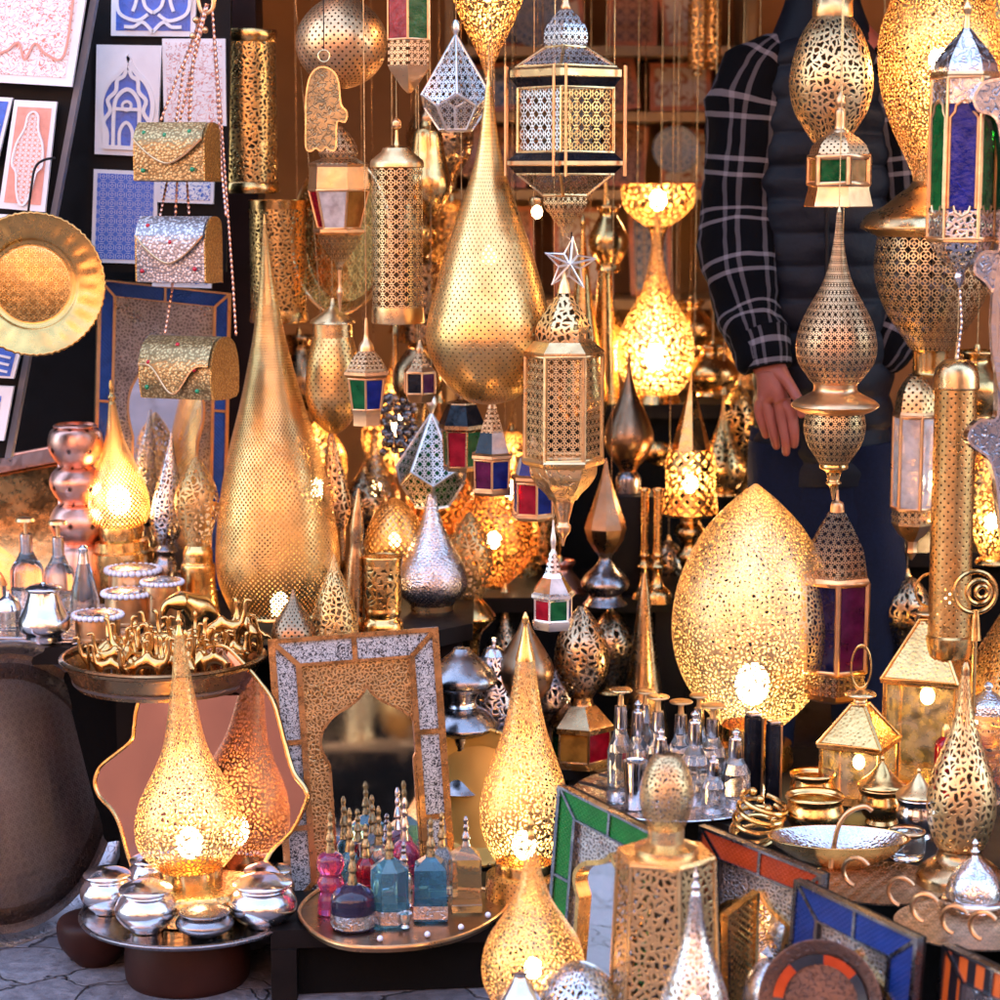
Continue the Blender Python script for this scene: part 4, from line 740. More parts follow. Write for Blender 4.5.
def kite_lantern(label, u, Y, vA, vR, vS, vT, rR, rS, rT, ph, mat, pane=None, fin=(), hang=None, cell=8):
    t = L('star_lantern', label, 'lantern', u, Y, vT+2, [('base', 'white_metal', [(vT-1, rT), (vT+2, rT*.9)], dict(n=5, ph=ph+36, cap=1)), ('finial', 'white_metal', list(fin), dict(cap=1, seg=16))], hang=hang)
    z0 = t.location.z; zz = lambda v: P(u, v, Y).z-z0; s = S(vR, Y); q = lambda r, a, v, k=1.: Vector((r*k*s*math.sin(a), -r*k*s*math.cos(a), zz(v)))
    def faces(k, par, mt, nm):
        bm = NB(); uvl = bm.loops.layers.uv.active; A = bm.verts.new((0, 0, zz(vA))); an = [R(ph)+2*PI*i/5 for i in range(5)]
        Rr = [bm.verts.new(q(rR, a, vR, k)) for a in an]; Ss = [bm.verts.new(q(rS, a+PI/5, vS, k)) for a in an]; Tt = [bm.verts.new(q(rT, a+PI/5, vT, k)) for a in an]
        fs = []
        for i in range(5):
            j = (i+1) % 5; fs += [([A, Rr[i], Ss[i]], 0), ([A, Ss[i], Rr[j]], 0), ([Rr[i], Ss[i-1], Tt[i-1]], 1), ([Rr[i], Tt[i-1], Tt[i]], 1), ([Rr[i], Tt[i], Ss[i]], 1)]
            for n_, (vs, kd) in enumerate(fs[-5:]):
                f = bm.faces.new(vs); mid = an[i]+(PI/5 if kd == 0 else 0); x = Vector((math.cos(mid), math.sin(mid), 0)); g = Vector((0, 0, 1))
                for lp in f.loops: c = lp.vert.co; lp[uvl].uv = (c.dot(x)/(cell*s)+.5, (c.z-zz(vS))/(cell*s)+.5)
        build(nm, bm, mt, par, ang=10)
    faces(1., t, mat, 'facets')
    if pane: faces(.95, t, pane, 'glass_pane')
    bm = NB(); an = [R(ph)+2*PI*i/5 for i in range(5)]
    for i in range(5):
        a, b = an[i], an[i]+PI/5
        for l in ([q(0, 0, vA), q(rR, a, vR)], [q(rR, a, vR), q(rS, b, vS)], [q(rR, an[(i+1) % 5], vR), q(rS, b, vS)], [q(rS, b, vS), q(rT, b, vT)], [q(rT, b, vT), q(rT, b+2*PI/5, vT)]): tube(l, 1.5*s, 6, bm)
    build('frame', bm, 'white_metal', t, ang=60); return t
kite_lantern('five-sided pierced white metal lantern hanging beside the cone lantern', 456, H2, 34, 95, 107, 130, 36, 33, 17, 3, 'white_star', fin=[(20, 2), (24, 4), (30, 4), (35, 2)], hang=20, cell=8)
L('cone_lantern', 'orange glowing pierced lantern hanging point downwards', 'lantern', 488, H3, 86, [('shade', 'gold_arab', [(-50, 20), (-35, 36), (-15, 38), (0, 35), (25, 25), (50, 12.5), (68, 5.5), (78, 3)], dict(cell=6)), ('bulb', 'bulb_back', [(-8, 7)]), ('tip', 'pink_brass', [(77, 3), (80, 4), (86, 1)], dict(cap=1, seg=16)), ('cap', 'gold', [(-62, 4), (-52, 20), (-50, 21)], dict(cap=1))], hang=-60)
lantern('six-sided lantern with red and milky panes and long pointed drop', 340, H3-.04, 6, 20, [(158, 16), (163, 30), (164, 31)], [(190, 31), (228, 21.5)], [(229, 27), (232, 27), (235, 22)], 'glass_amber+glass_red+glass_white', 'pink_brass', flange=[(164, 31.5), (167, 30), (188, 31.5), (191, 31.5)], hang=120,
    extra=[('dome', 'pink_star', [(126, 4), (132, 10), (142, 17), (152, 20), (159, 17)], dict(cell=7)), ('bowl', 'pale_star', [(235, 22), (245, 18), (256, 10), (262, 5), (270, 2.5)], dict(cell=6))], drop=[(268, 2), (285, 1.6), (292, 3.4), (298, 2.4), (312, 1)], vb=312)
s = S(238, H4); t = thing('brass_tray', 'plain big round brass tray behind the pierced cylinder', 'tray', P(346, 236, H4), (PI/2-R(3), 0, R(-48))); build('tray', planar(lathe([(q*s, z*s) for q, z in spline([(78, 6), (79, 8), (76, 7), (66, 1), (60, 0), (0, 0)], 4)], 72, .02), .03), 'gold_sun', t); build('rim', torus((0, 0, 8*s), 78*s, 2*s, n=64), 'pale_gold', t)
L('cylinder_lantern', 'long pierced gold cylinder lantern with conical cap hanging by a ring', 'lantern', 398, H2+.02, 323, [('shade', 'pale_star', [(168, 25.5), (308, 25.5)], dict(cell=9.5, smooth=False, seg=64)), ('cap', 'pale_gold', [(130, 1.5), (140, 2), (145, 3), (148, 14), (152, 16), (160, 26), (163, 27), (167, 27), (168, 25.5)], dict(smooth=False)), ('bottom_band', 'pale_gold', [(307, 26), (321, 26.5), (323, 26)], dict(smooth=False)), ('ring', 'pink_brass', [(118, 1), (121, 4.5), (124, 5), (127, 4.5), (130, 1)], dict(seg=16))], hang=118)
L('brass_vase', 'dark gold vase lantern behind the pierced cylinder', 'vase', 428, H4, 215, [('body', 'gold', [(120, 5), (126, 8), (132, 14), (150, 17), (165, 20), (185, 24), (200, 20), (215, 8)], dict(cap=1)), ('neck', 'pink_brass', [(92, 2), (110, 3), (116, 6), (121, 6)], dict(cap=1))], hang=92)
L('jar_lantern', 'gold jar lantern with conical lid and pin holes above the tall lamp', 'lantern', 334, H3+.06, 433, [('shade', 'gold_dots', [(337, 20), (348, 23), (365, 26.5), (385, 28), (402, 27), (418, 20), (428, 12), (433, 5)], dict(cell=7)), ('lid', 'pale_gold', [(298, 1.5), (306, 3), (310, 7), (320, 22), (323, 23), (324, 20), (337, 20)], dict(smooth=False))], hang=298)
lantern('small lantern with blue and green tapered panes and pierced dome', 367, H2-.02, 6, 0, [(350, 8), (358, 16), (368, 22), (371, 24)], [(378, 20), (409, 16)], [(409, 17), (412, 16), (416, 15), (425, 15)], 'glass_blue+glass_green', 'pink_brass', flange=[(371, 25), (374, 25), (378, 20)], tip=[(318, 1.2), (326, 2), (338, 3), (345, 7), (351, 8)], hang=318)
lantern('little brass lantern with dark arched panes against the big teardrop', 420, H3, 6, 10, [(352, 4), (360, 8), (367, 12)], [(372, 16), (393, 16)], [(393, 17), (400, 13), (402, 12)], 'glass_violet+glass_black', 'pink_brass', tip=[(340, 1), (344, 2), (348, 4), (353, 4)], flange=[(367, 13), (371, 17), (373, 17)], hang=340)
L('brass_vase', 'small dark brass vase lamp under the arched pane lantern', 'vase', 418, 4.42, 470, [('body', 'bronze', [(350, 10), (365, 22), (385, 25), (402, 18), (420, 13), (440, 12), (470, 17)], dict(cap=1))], hang=350)
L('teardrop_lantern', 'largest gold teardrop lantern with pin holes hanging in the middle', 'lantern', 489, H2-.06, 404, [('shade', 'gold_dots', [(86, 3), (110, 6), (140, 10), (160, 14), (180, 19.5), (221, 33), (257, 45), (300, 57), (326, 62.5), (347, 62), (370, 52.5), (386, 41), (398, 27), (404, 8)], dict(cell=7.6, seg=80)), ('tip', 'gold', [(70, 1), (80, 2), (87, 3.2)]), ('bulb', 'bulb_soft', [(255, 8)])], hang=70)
L('bulb_socket_lamp', 'bare warm bulb glowing behind the big teardrop lantern', 'bulb lamp', 537, 4.6, 228, [('socket', 'pale_gold', [(196, 3), (198, 8), (205, 8)], dict(cap=1)), ('bulb', 'bulb_warm', [(212, 5)])], hang=196)
# big hexagonal lantern, star and gold lantern below it
u = 565; Y = H1+.06; ph = -7
t = L('palace_lantern', 'big square pierced lantern with corner rods and dark cornices', 'lantern', u, Y, 236, [
    ('dome', 'white_star', [(8, 4), (16, 12), (27, 20), (38, 22), (46, 21)], dict(n=4, ph=ph, cell=8, smooth=1)), ('finial', 'pink_brass', [(-30, 2), (-12, 3), (0, 3), (6, 5), (9, 5)], dict(cap=1, seg=16)), ('roof', 'white_star', [(47, 20), (67, 50)], dict(n=4, ph=ph, cell=8)),
    ('upper_band', 'pale_gold', [(67, 51), (70, 56), (77, 56), (78, 52)], dict(n=4, ph=ph)), ('cornice', 'glass_black', [(78, 56), (88, 48)], dict(n=4, ph=ph)), ('side_panel', 'white_star+gold_star', [(90, 46), (152, 46)], dict(n=4, ph=ph, cell=13, mi=[1, 0, 1, 0])), ('lower_cornice', 'glass_black', [(152, 48), (161, 58)], dict(n=4, ph=ph)),
    ('lower_band', 'pink_brass', [(161, 59), (165, 59), (166, 57)], dict(n=4, ph=ph)), ('green_band', 'glass_black', [(166, 57), (173, 50)], dict(n=4, ph=ph)), ('lower_taper', 'pink_star', [(174, 48), (195, 22)], dict(n=4, ph=ph, cell=8)), ('bottom_bowl', 'pale_star', [(195, 20), (203, 22), (212, 18), (224, 8), (236, 3)], dict(n=4, ph=ph, cell=8, smooth=1, cap=1))], hang=-30)
z0 = P(u, 236, Y).z; s = S(120, Y)
for i in range(4):
    a = R(ph)+i*PI/2
    for d in (-.10, .10):
        x, y = 60*s*math.sin(a+d), -60*s*math.cos(a+d); build('corner_rod', tube([(x, y, P(u, 66, Y).z-z0), (x, y, P(u, 176, Y).z-z0)], 1.5*s, 8), 'pink_brass', t)
bars(t, 'frame', 'pale_gold', u, Y, 236, [[(47, 20), (67, 50)], [(88, 48), (152, 48)], [(174, 48), (195, 22)]], 4, ph, 1.6)
def star3d(name, label, u, v, Y, r, mat, group=None):
    o = P(u, v, Y); s = S(v, Y); t = thing(name, label, 'ornament', o); bm = NB(); pts = [((r if k % 2 == 0 else r*.42)*s*math.sin(PI*k/5+.1), (r if k % 2 == 0 else r*.42)*s*math.cos(PI*k/5+.1)) for k in range(10)]
    for d in (-1, 1): 
        for k in range(10): tube([(pts[k][0], 0, pts[k][1]), (0, d*r*.3*s, 0)], 1.1*s, 6, bm)
    build('ridge_frame', bm, mat, t); build('outline_frame', tube([(x, 0, z) for x, z in pts], 1.5*s, 6, closed=True), mat, t); return t
t = star3d('star_ornament', 'small openwork metal star above the gold six-sided lantern', 570, 264, Y, 27, 'white_metal'); 
build('hanging_wire', tube([(0, 0, 24*S(264, Y)), (P(565, 236, Y).x-t.location.x, 0, P(565, 236, Y).z-t.location.z)], .0016, 6), 'pink_brass', t)
u = 563; t = L('palace_lantern', 'tall six-sided gold lantern with lacy panels below the star', 'lantern', u, Y, 546, [('dome', 'pale_worm', [(292, 6), (300, 11), (314, 21), (328, 28), (342, 28)], dict(n=6, ph=30, cell=7, smooth=1)), ('finial', 'pale_gold', [(272, 1.5), (278, 3), (284, 5), (293, 7)], dict(cap=1, seg=16)), ('roof', 'pale_gold', [(341, 30), (344, 33), (351, 41), (353, 41), (354, 39)], dict(n=6, ph=30)),
    ('side_panel', 'pale_star', [(356, 38), (458, 38)], dict(n=6, ph=30, cell=8.5)), ('moulding', 'pale_gold', [(457, 40), (460, 42), (464, 40), (466, 35)], dict(n=6, ph=30)), ('bottom_bowl', 'pale_engraved', [(466, 34), (475, 33), (485, 27), (494, 18), (500, 14)], dict(n=6, ph=30, cell=7, smooth=1)), ('stem', 'pink_brass', [(498, 14), (502, 11), (514, 8), (522, 6), (526, 8), (532, 7), (538, 3), (546, 1)], dict(cap=1, seg=20))])
bars(t, 'frame', 'pale_gold', u, Y, 546, [[(355, 38.5), (458, 38.5)]], 6, 30, 2.2); build('hanging_wire', tube([(0, 0, P(u, 272, Y).z-t.location.z), (.008, 0, P(u, 268, Y).z-t.location.z), (.012, 0, P(u, 232, Y).z-t.location.z)], .0012, 6), 'iron', t)
# diamond lantern and the coloured little ones
kite_lantern('white metal diamond lantern with green glass in its piercings', 432, 4.19, 413, 468, 482, 506, 37, 33, 17, -32, 'white_star', 'glass_green', fin=[(388, 1), (396, 4), (404, 5.5), (410, 3), (415, 1.5)], hang=388, cell=8.5)
lantern('lantern with dark glazed roof and red green panes behind the diamond one', 462, H3, 6, 15, [(402, 14), (405, 15)], [(430, 20), (466, 18)], [(466, 20), (470, 19)], 'glass_green+glass_red', 'bronze', flange=[(424, 24), (428, 24), (431, 20)], hang=396, tip=[(390, 1), (398, 4), (402, 14)], extra=[('glazed_roof', 'glass_black', [(404, 15), (424, 24)], dict(n=6, ph=15))])
lantern('dark blue paned lantern with little mirrored roof windows', 492, H2+.04, 6, 0, [(408, 5), (432, 13)], [(459, 20), (488, 19)], [(488, 22), (491, 22), (494, 20)], 'glass_blue+glass_violet', 'pink_brass', flange=[(452, 19), (454, 23), (457, 23), (459, 20)], hang=404, tip=[(396, 1), (402, 3), (408, 5)], extra=[('roof_window', 'glass_white+glass_black', [(432, 13), (452, 19)], dict(n=6))])
lantern('blue and red paned lantern partly behind the gold six-sided one', 533, H2+.02, 6, 10, [(448, 8), (458, 14)], [(482, 20), (513, 20)], [(513, 23), (516, 23), (519, 20)], 'glass_blue+glass_red', 'pink_brass', flange=[(474, 19), (476, 23), (479, 23), (482, 20)], hang=440, tip=[(436, 1), (444, 4), (449, 8)], extra=[('roof_window', 'glass_white+glass_blue', [(458, 14), (474, 19)], dict(n=6, ph=10))])
lantern('tiny bright lantern with crimson and green panes low in the middle', 553, H1+.1, 6, -12, [(553, 4), (574, 9)], [(598, 19), (619, 19)], [(619, 22), (622, 22), (628, 20)], 'glass_green+glass_blue+glass_green+glass_green+glass_blue+glass_red', 'white_metal', 'white_star', flange=[(591, 20), (593, 23), (596, 23), (598, 20)], hang=528, tip=[(520, 1), (530, 1.5), (540, 3), (549, 2), (553, 4)], extra=[('roof_window', 'glass_white+glass_amber', [(577, 11), (591, 20)], dict(n=6, ph=-12)), ('shoulder', 'white_metal', [(573, 9), (577, 11)], dict(n=6, ph=-12))], cell=5)
# ================================================================== CENTRE: standing on the tables
L('table_lamp', 'bright silver teardrop lamp with round belly behind the framed mirror', 'lamp', 432, 0, 612, [('shade', 'silver_dots', [(476, 3), (490, 4), (510, 7.5), (530, 14), (550, 24), (565, 32), (580, 35.5), (593, 32.5), (604, 22)], dict(cell=5)), ('finial', 'silver', [(464, .8), (470, 2), (474, 2.6), (478, 3)]), ('collar', 'pale_gold', [(602, 22), (612, 21)], dict(smooth=False, cap=1))], z=.475)
Yq = Yz(612, .475)
L('pedestal', 'dark wooden pedestal with brass drum holding the silver lamp', 'pedestal', 432, Yq, 760, [('top', 'silver_hammered', [(612.5, 0), (613, 34), (617, 35), (620, 33)], dict(smooth=False)), ('drum', 'gold_hammered', [(620, 28), (640, 28)], dict(cap=1, smooth=False)), ('post', 'dark_wood', [(640, 26), (655, 14), (740, 14), (760, 34)], dict(cap=1))])
L('egg_lamp', 'small gold egg lamp close behind the silver teardrop lamp', 'lamp', 470, Yq+.12, 700, [('shade', 'gold_worm', [(512, 2), (528, 13), (548, 22), (568, 22.5), (588, 16), (600, 12)], dict(cell=7)), ('base', 'gold', [(599, 12), (605, 18), (612, 24), (618, 26), (624, 20), (640, 10), (690, 10), (700, 26)], dict(cap=1))])
L('candle_cup', 'straight gold pierced candle cup with dark mouth', 'cup', 383, Yz(650, .45)-.05, 655, [('cup', 'gold_leaf', [(564, 19.5), (590, 19), (608, 18)], dict(cell=7.5)), ('rim', 'gold', [(557, 19), (556, 20.5), (564, 20)], {}), ('foot', 'gold', [(607, 18), (612, 18.5), (617, 17), (622, 20), (630, 21), (655, 21)], dict(cap=1))])
L('dome_lantern', 'gold onion lantern with diamond lattice behind the goblet', 'lantern', 395, 4.18, 580, [('shade', 'gold_diamond', [(498, 3), (508, 16), (520, 24), (534, 29), (548, 30), (562, 24), (575, 14)], dict(cell=8)), ('base', 'gold', [(572, 14), (580, 18)], dict(cap=1)), ('bulb', 'bulb_soft', [(540, 6)])], hang=498)
L('ball_lantern', 'deep orange glowing ball lantern behind the hanging panes', 'lantern', 494, 4.48, 590, [('globe', 'orange_arab', [(488, 4), (492, 16), (505, 29), (522, 38), (540, 41), (556, 38), (574, 25), (588, 8)], dict(cell=6)), ('bulb', 'bulb_warm', [(540, 7)]), ('cap', 'copper', [(480, 3), (488, 8), (490, 12)], dict(cap=1))], hang=480)
L('tall_vase', 'slim tall brass flask beside the tall gold lamp', 'flask', 352, 0, 640, [('body', 'bronze', [(488, 1), (496, 2.5), (510, 5), (530, 7), (545, 6), (560, 7.5), (590, 9), (620, 10), (640, 11)], dict(cap=1))], z=.48, tilt=3)
L('flower_lamp', 'slender brass bud lamp leaning towards the tall gold lamp', 'lamp', 341, 4.14, 560, [('shade', 'pink_worm', [(430, 1), (440, 4.5), (465, 9), (490, 13), (510, 14), (530, 8)], dict(cell=6)), ('stem', 'bronze', [(528, 8), (560, 4)], dict(cap=1))], hang=430, tilt=-4)
L('cone_lamp', 'small dark brass cone lamp behind the framed mirror corner', 'lamp', 294, 0, 652, [('shade', 'dark_dots', [(589, .8), (600, 5), (612, 13), (624, 20), (636, 23), (652, 22)], dict(cell=7))], z=.48)
L('cone_lamp', 'small pale gold cone lamp behind the framed mirror', 'lamp', 335, 0, 648, [('shade', 'gold_worm', [(554, .8), (570, 6), (585, 13), (603, 19), (620, 23), (634, 23.5), (648, 20)], dict(cell=6))], z=.48)
L('fruit_stand', 'tarnished silver tiered stand beside the framed mirror', 'tiered stand', 462, 0, 788, [('lid', 'dark_silver', [(648, 8), (653, 12), (660, 21), (672, 33), (680, 36), (685, 33), (690, 22)], dict(cap=1)), ('post', 'silver', [(688, 20), (700, 14), (706, 16)], dict(cap=1)), ('plate', 'dark_silver', [(705, 14), (712, 26), (722, 34), (727, 35), (731, 28), (736, 14)], dict(cap=1)), ('foot', 'dark_silver', [(735, 14), (760, 12), (780, 22), (788, 30)], dict(cap=1))], z=.22)
L('tea_pot', 'small silver knob lidded pot between tiered stand and dark lamp', 'pot', 494, 0, 770, [('body', 'silver_worm', [(655, 12), (668, 16), (690, 22), (712, 25), (730, 22), (745, 16), (770, 18)], dict(cell=7)), ('lid', 'silver', [(638, 2), (642, 3), (645, 2), (648, 8), (655, 13)], dict(cap=1))], z=.22)
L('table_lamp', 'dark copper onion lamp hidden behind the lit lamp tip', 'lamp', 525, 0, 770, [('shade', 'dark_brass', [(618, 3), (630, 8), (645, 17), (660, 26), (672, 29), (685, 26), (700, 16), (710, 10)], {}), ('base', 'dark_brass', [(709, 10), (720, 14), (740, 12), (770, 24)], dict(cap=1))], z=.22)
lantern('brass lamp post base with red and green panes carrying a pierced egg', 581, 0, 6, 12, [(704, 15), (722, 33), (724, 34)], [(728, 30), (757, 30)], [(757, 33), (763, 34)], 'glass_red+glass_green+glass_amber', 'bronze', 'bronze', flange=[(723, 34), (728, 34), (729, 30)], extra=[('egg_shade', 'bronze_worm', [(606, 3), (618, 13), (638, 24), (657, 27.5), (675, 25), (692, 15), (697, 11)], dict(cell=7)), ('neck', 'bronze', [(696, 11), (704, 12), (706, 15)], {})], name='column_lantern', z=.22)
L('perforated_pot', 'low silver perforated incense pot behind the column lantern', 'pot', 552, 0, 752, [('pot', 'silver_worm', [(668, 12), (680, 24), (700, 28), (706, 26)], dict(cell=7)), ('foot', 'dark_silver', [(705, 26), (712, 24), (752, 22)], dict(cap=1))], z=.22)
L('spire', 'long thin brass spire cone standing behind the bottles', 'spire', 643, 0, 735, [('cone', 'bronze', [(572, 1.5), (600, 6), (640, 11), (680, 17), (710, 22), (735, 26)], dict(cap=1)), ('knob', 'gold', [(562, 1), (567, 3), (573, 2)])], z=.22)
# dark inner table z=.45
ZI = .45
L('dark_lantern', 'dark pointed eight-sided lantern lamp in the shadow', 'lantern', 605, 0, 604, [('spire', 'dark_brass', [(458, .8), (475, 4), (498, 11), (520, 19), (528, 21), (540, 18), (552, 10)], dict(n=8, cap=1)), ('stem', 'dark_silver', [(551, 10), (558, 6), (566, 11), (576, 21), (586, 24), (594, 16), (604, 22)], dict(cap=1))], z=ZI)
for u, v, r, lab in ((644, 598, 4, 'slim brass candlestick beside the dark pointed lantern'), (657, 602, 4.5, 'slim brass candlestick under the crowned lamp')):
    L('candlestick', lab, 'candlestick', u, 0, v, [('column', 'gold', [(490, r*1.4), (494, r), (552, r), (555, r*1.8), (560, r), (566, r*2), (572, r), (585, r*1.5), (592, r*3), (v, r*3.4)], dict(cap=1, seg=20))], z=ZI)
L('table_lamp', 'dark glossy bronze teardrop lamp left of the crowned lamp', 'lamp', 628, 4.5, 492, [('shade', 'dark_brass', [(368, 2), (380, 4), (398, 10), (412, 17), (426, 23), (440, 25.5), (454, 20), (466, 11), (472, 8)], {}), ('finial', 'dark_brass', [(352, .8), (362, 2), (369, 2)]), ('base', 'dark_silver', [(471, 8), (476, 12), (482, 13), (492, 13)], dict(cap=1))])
cb = P(628, 492, 4.5); t = thing('pedestal', 'dark square wooden pedestal under the bronze teardrop lamp', 'pedestal', (cb.x, cb.y, ZI)); build('block', rbox((-.055, -.055, 0), (.055, .055, cb.z-ZI-.001), .003), 'dark_wood', t)
t = L('crowned_lamp', 'glowing gold lamp with fluted cone and filigree crown', 'lamp', 689, 4.46, 606, [('cone', 'gold', [(372, 1.2), (385, 3), (410, 9), (435, 16), (450, 20)], dict(n=8, cap=1)), ('crown', 'gold_diamond', [(448, 22), (468, 27)], dict(cell=13)), ('shade', 'gold_arab', [(468, 25), (494, 25)], dict(cell=7, smooth=False)), ('bulb', 'bulb_back', [(484, 7)]), ('lower_crown', 'gold_diamond', [(493, 26), (512, 28)], dict(cell=13, smooth=False)), ('stem', 'gold', [(512, 28), (515, 26), (520, 10), (532, 16), (545, 8), (556, 14), (566, 8), (590, 12), (600, 24), (606, 26)], dict(cap=1))])
cb = P(689, 606, 4.46); t = thing('pedestal', 'dark wooden block under the crowned lamp', 'pedestal', (cb.x, cb.y, 0)); build('block', rbox((-.07, -.03, 0), (.07, .07, cb.z-.001), .003), 'dark_wood', t)
# high inner table z=.80
L('table_lamp', 'brightly glowing gold teardrop lamp deep in the shop', 'lamp', 655, 0, 402, [('shade', 'gold_worm', [(212, 2), (250, 6), (285, 12.5), (305, 22), (325, 33), (345, 38.5), (365, 38), (385, 30), (394, 22)], dict(cell=6)), ('bulb', 'bulb_back', [(357, 10)]), ('base', 'gold', [(393, 22), (402, 26)], dict(cap=1))], z=.80)
L('cone_lamp', 'very thin tall gold cone lamp left of the glowing teardrop', 'lamp', 604, 0, 403, [('shade', 'gold', [(178, 1.5), (260, 6), (320, 10), (370, 14), (403, 16)], dict(cap=1))], z=.80)
L('cone_lamp', 'thin gold cone lamp half hidden behind the gold six-sided lantern', 'lamp', 582, 4.75, 420, [('shade', 'gold', [(230, 2), (300, 10), (360, 20), (400, 26), (420, 20)], dict(cap=1)), ('tip', 'gold', [(215, .5), (222, 3), (230, 2)])], hang=215)
L('scroll_lamp', 'lit gold scroll-topped lamp at the back shelf', 'lamp', 656, 5.0, 405, [('hood', 'gold_arab', [(184, 36), (188, 37), (206, 35), (218, 24), (226, 12)], dict(cell=7)), ('bulb', 'bulb_back', [(200, 8)]), ('stem', 'gold', [(226, 12), (245, 6), (330, 5), (390, 7), (398, 18), (405, 20)], dict(cap=1)), ('cap', 'gold', [(183, 0), (183.5, 36)], {})])

# ================================================================== BACK SHELVES
Ys = 5.5; c = P(600, 120, Ys); x0, x1 = P(455, 100, Ys).x, P(742, 100, Ys).x
zs = [P(600, v, Ys-.1).z for v in (-60, 46, 112, 190, 300)]
t = thing('shelf_unit', 'wooden back wall shelf holding ceramic tiles', 'shelf', ((x0+x1)/2, Ys+.1, 0))
hw = (x1-x0)/2
for z in zs: bm = NB(); box(bm, (-hw, -.2, z-.022), (hw, .12, z)); build('shelf_board', bm, 'shelf_wood', t)
for x in (-hw-.02, hw): bm = NB(); box(bm, (x, -.2, 0), (x+.02, .12, zs[0]+.1)); build('upright', bm, 'shelf_wood', t)
bm = NB(); box(bm, (-hw, .121, 0), (hw, .14, zs[0]+.1)); build('back_panel', bm, 'shop_wall', t)
k = 0; cols = ['terracotta', 'rust', 'orange', 'brown', 'dusky blue', 'russet', 'tan', 'amber']
names = {0: 'top', 1: 'second', 2: 'third', 3: 'low'}
ords = ['first', 'second', 'third', 'fourth', 'fifth', 'sixth', 'seventh']
for row, (zb, zt) in enumerate(((zs[1], zs[0]), (zs[2], zs[1]), (zs[3], zs[2]), (zs[4], zs[3]))):
    x = -hw+.05; i = 0
    while x < hw-.12:
        w = random.uniform(.10, .15); h = (zt-zb)*random.uniform(.72, .9); ln = random.uniform(.10, .28); blue = random.random() < .25
        o = thing('ceramic_tile', f'{"dusky blue" if blue else "terracotta"} tile, {ords[i]} from the pillar side on the {names[row]} back shelf', 'tile', (t.location.x+x+w/2, Ys+.02, zb), (-.2, random.uniform(-ln, ln)*.6, 0), 'tiles on the back shelves')
        b = .012; bm = NB(); box(bm, (-w/2, 0, .006), (w/2, .012, h)); build('slab', bm, 'ceramic_orange', o)
        bm = NB(); uvl = bm.loops.layers.uv.active; q = [(-w/2+b, b+.006), (w/2-b, b+.006), (w/2-b, h-b), (-w/2+b, h-b)]; f = bm.faces.new([bm.verts.new((a, -.0015, c_)) for a, c_ in q])
        for lp, (a, c_) in zip(f.loops, q): lp[uvl].uv = (a/.03, c_/.03)
        build('pattern_field', bm, 'shelf_blue_tile' if blue else ('shelf_cream_tile' if i % 2 else 'shelf_tile'), o, recalc=False); x += w+random.uniform(.02, .05); i += 1
for (u, v, r, lab, mt) in ((536, 18, 30, 'round ray-patterned dish on the upper back shelf', 'shelf_blue_tile'), (676, 150, 24, 'grey lace dish leaning on the back shelf', 'shelf_blue_tile'), (470, 150, 28, 'dark patterned dish low on the back shelf', 'shelf_tile')):
    s = S(v, 5.42); o = thing('patterned_dish', lab, 'dish', P(u, v, 5.42), (PI/2-.2, 0, 0)); build('dish', lathe([(r*s, 3*s), (r*.95*s, 4*s), (r*.6*s, 0), (0, 0)], 40, .02), mt, o)
# more stock in the depth of the shop: hanging and standing lamps that fill the dark
def gen(kind, label, u, Y, vt, vb, r, mat, bulb=None, hang=True, cell=7):
    h = vb-vt; f = lambda k: vt+h*k
    if kind == 'tear': pr = [(f(0), 1), (f(.15), r*.08), (f(.3), r*.2), (f(.45), r*.45), (f(.6), r*.78), (f(.74), r), (f(.86), r*.92), (f(.95), r*.65), (f(1), r*.4)]
    elif kind == 'egg': pr = [(f(0), r*.15), (f(.1), r*.5), (f(.28), r*.88), (f(.45), r), (f(.65), r*.9), (f(.85), r*.55), (f(1), r*.3)]
    elif kind == 'pot': pr = [(f(0), r*.55), (f(.04), r*.6), (f(.15), r*.45), (f(.3), r*.7), (f(.5), r), (f(.7), r*.95), (f(.9), r*.6), (f(1), r*.65)]
    else: pr = [(f(0), r*.3), (f(.1), r*.95), (f(.15), r), (f(.9), r), (f(.95), r*.8), (f(1), r*.2)]
    parts = [('shade', mat, pr, dict(cell=cell)), ('cap', 'gold', [(f(0)-h*.08, r*.08), (f(0)-h*.03, r*.12), (f(.02), r*.2)], dict(cap=1, seg=16)), ('foot', 'gold', [(f(.985), r*.42), (f(1), r*.5), (f(1.03), r*.55), (f(1.04), r*.3)], dict(cap=1, seg=24))]
    if bulb: parts.append(('bulb', bulb, [(f(.68), r*.25)]))
    return L(kind+'_lamp' if kind != 'tear' else 'teardrop_lamp', label, 'lamp', u, Y, f(1.04), parts, hang=f(0)-h*.08 if hang else None)
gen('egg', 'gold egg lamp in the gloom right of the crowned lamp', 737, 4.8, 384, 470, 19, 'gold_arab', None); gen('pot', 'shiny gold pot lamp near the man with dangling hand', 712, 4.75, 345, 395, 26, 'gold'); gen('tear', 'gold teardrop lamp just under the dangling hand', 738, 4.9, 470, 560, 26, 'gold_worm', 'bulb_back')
gen('pot', 'bronze pot lamp hanging left of the long-dropped lantern', 300, 4.7, 335, 420, 24, 'bronze'); gen('tear', 'dim bronze teardrop lamp behind the jar lantern', 375, 4.75, 420, 520, 26, 'bronze_worm', 'bulb_soft'); gen('cylinder', 'bronze cylinder lamp behind the blue paned lanterns', 515, 4.7, 500, 600, 26, 'gold_arab')
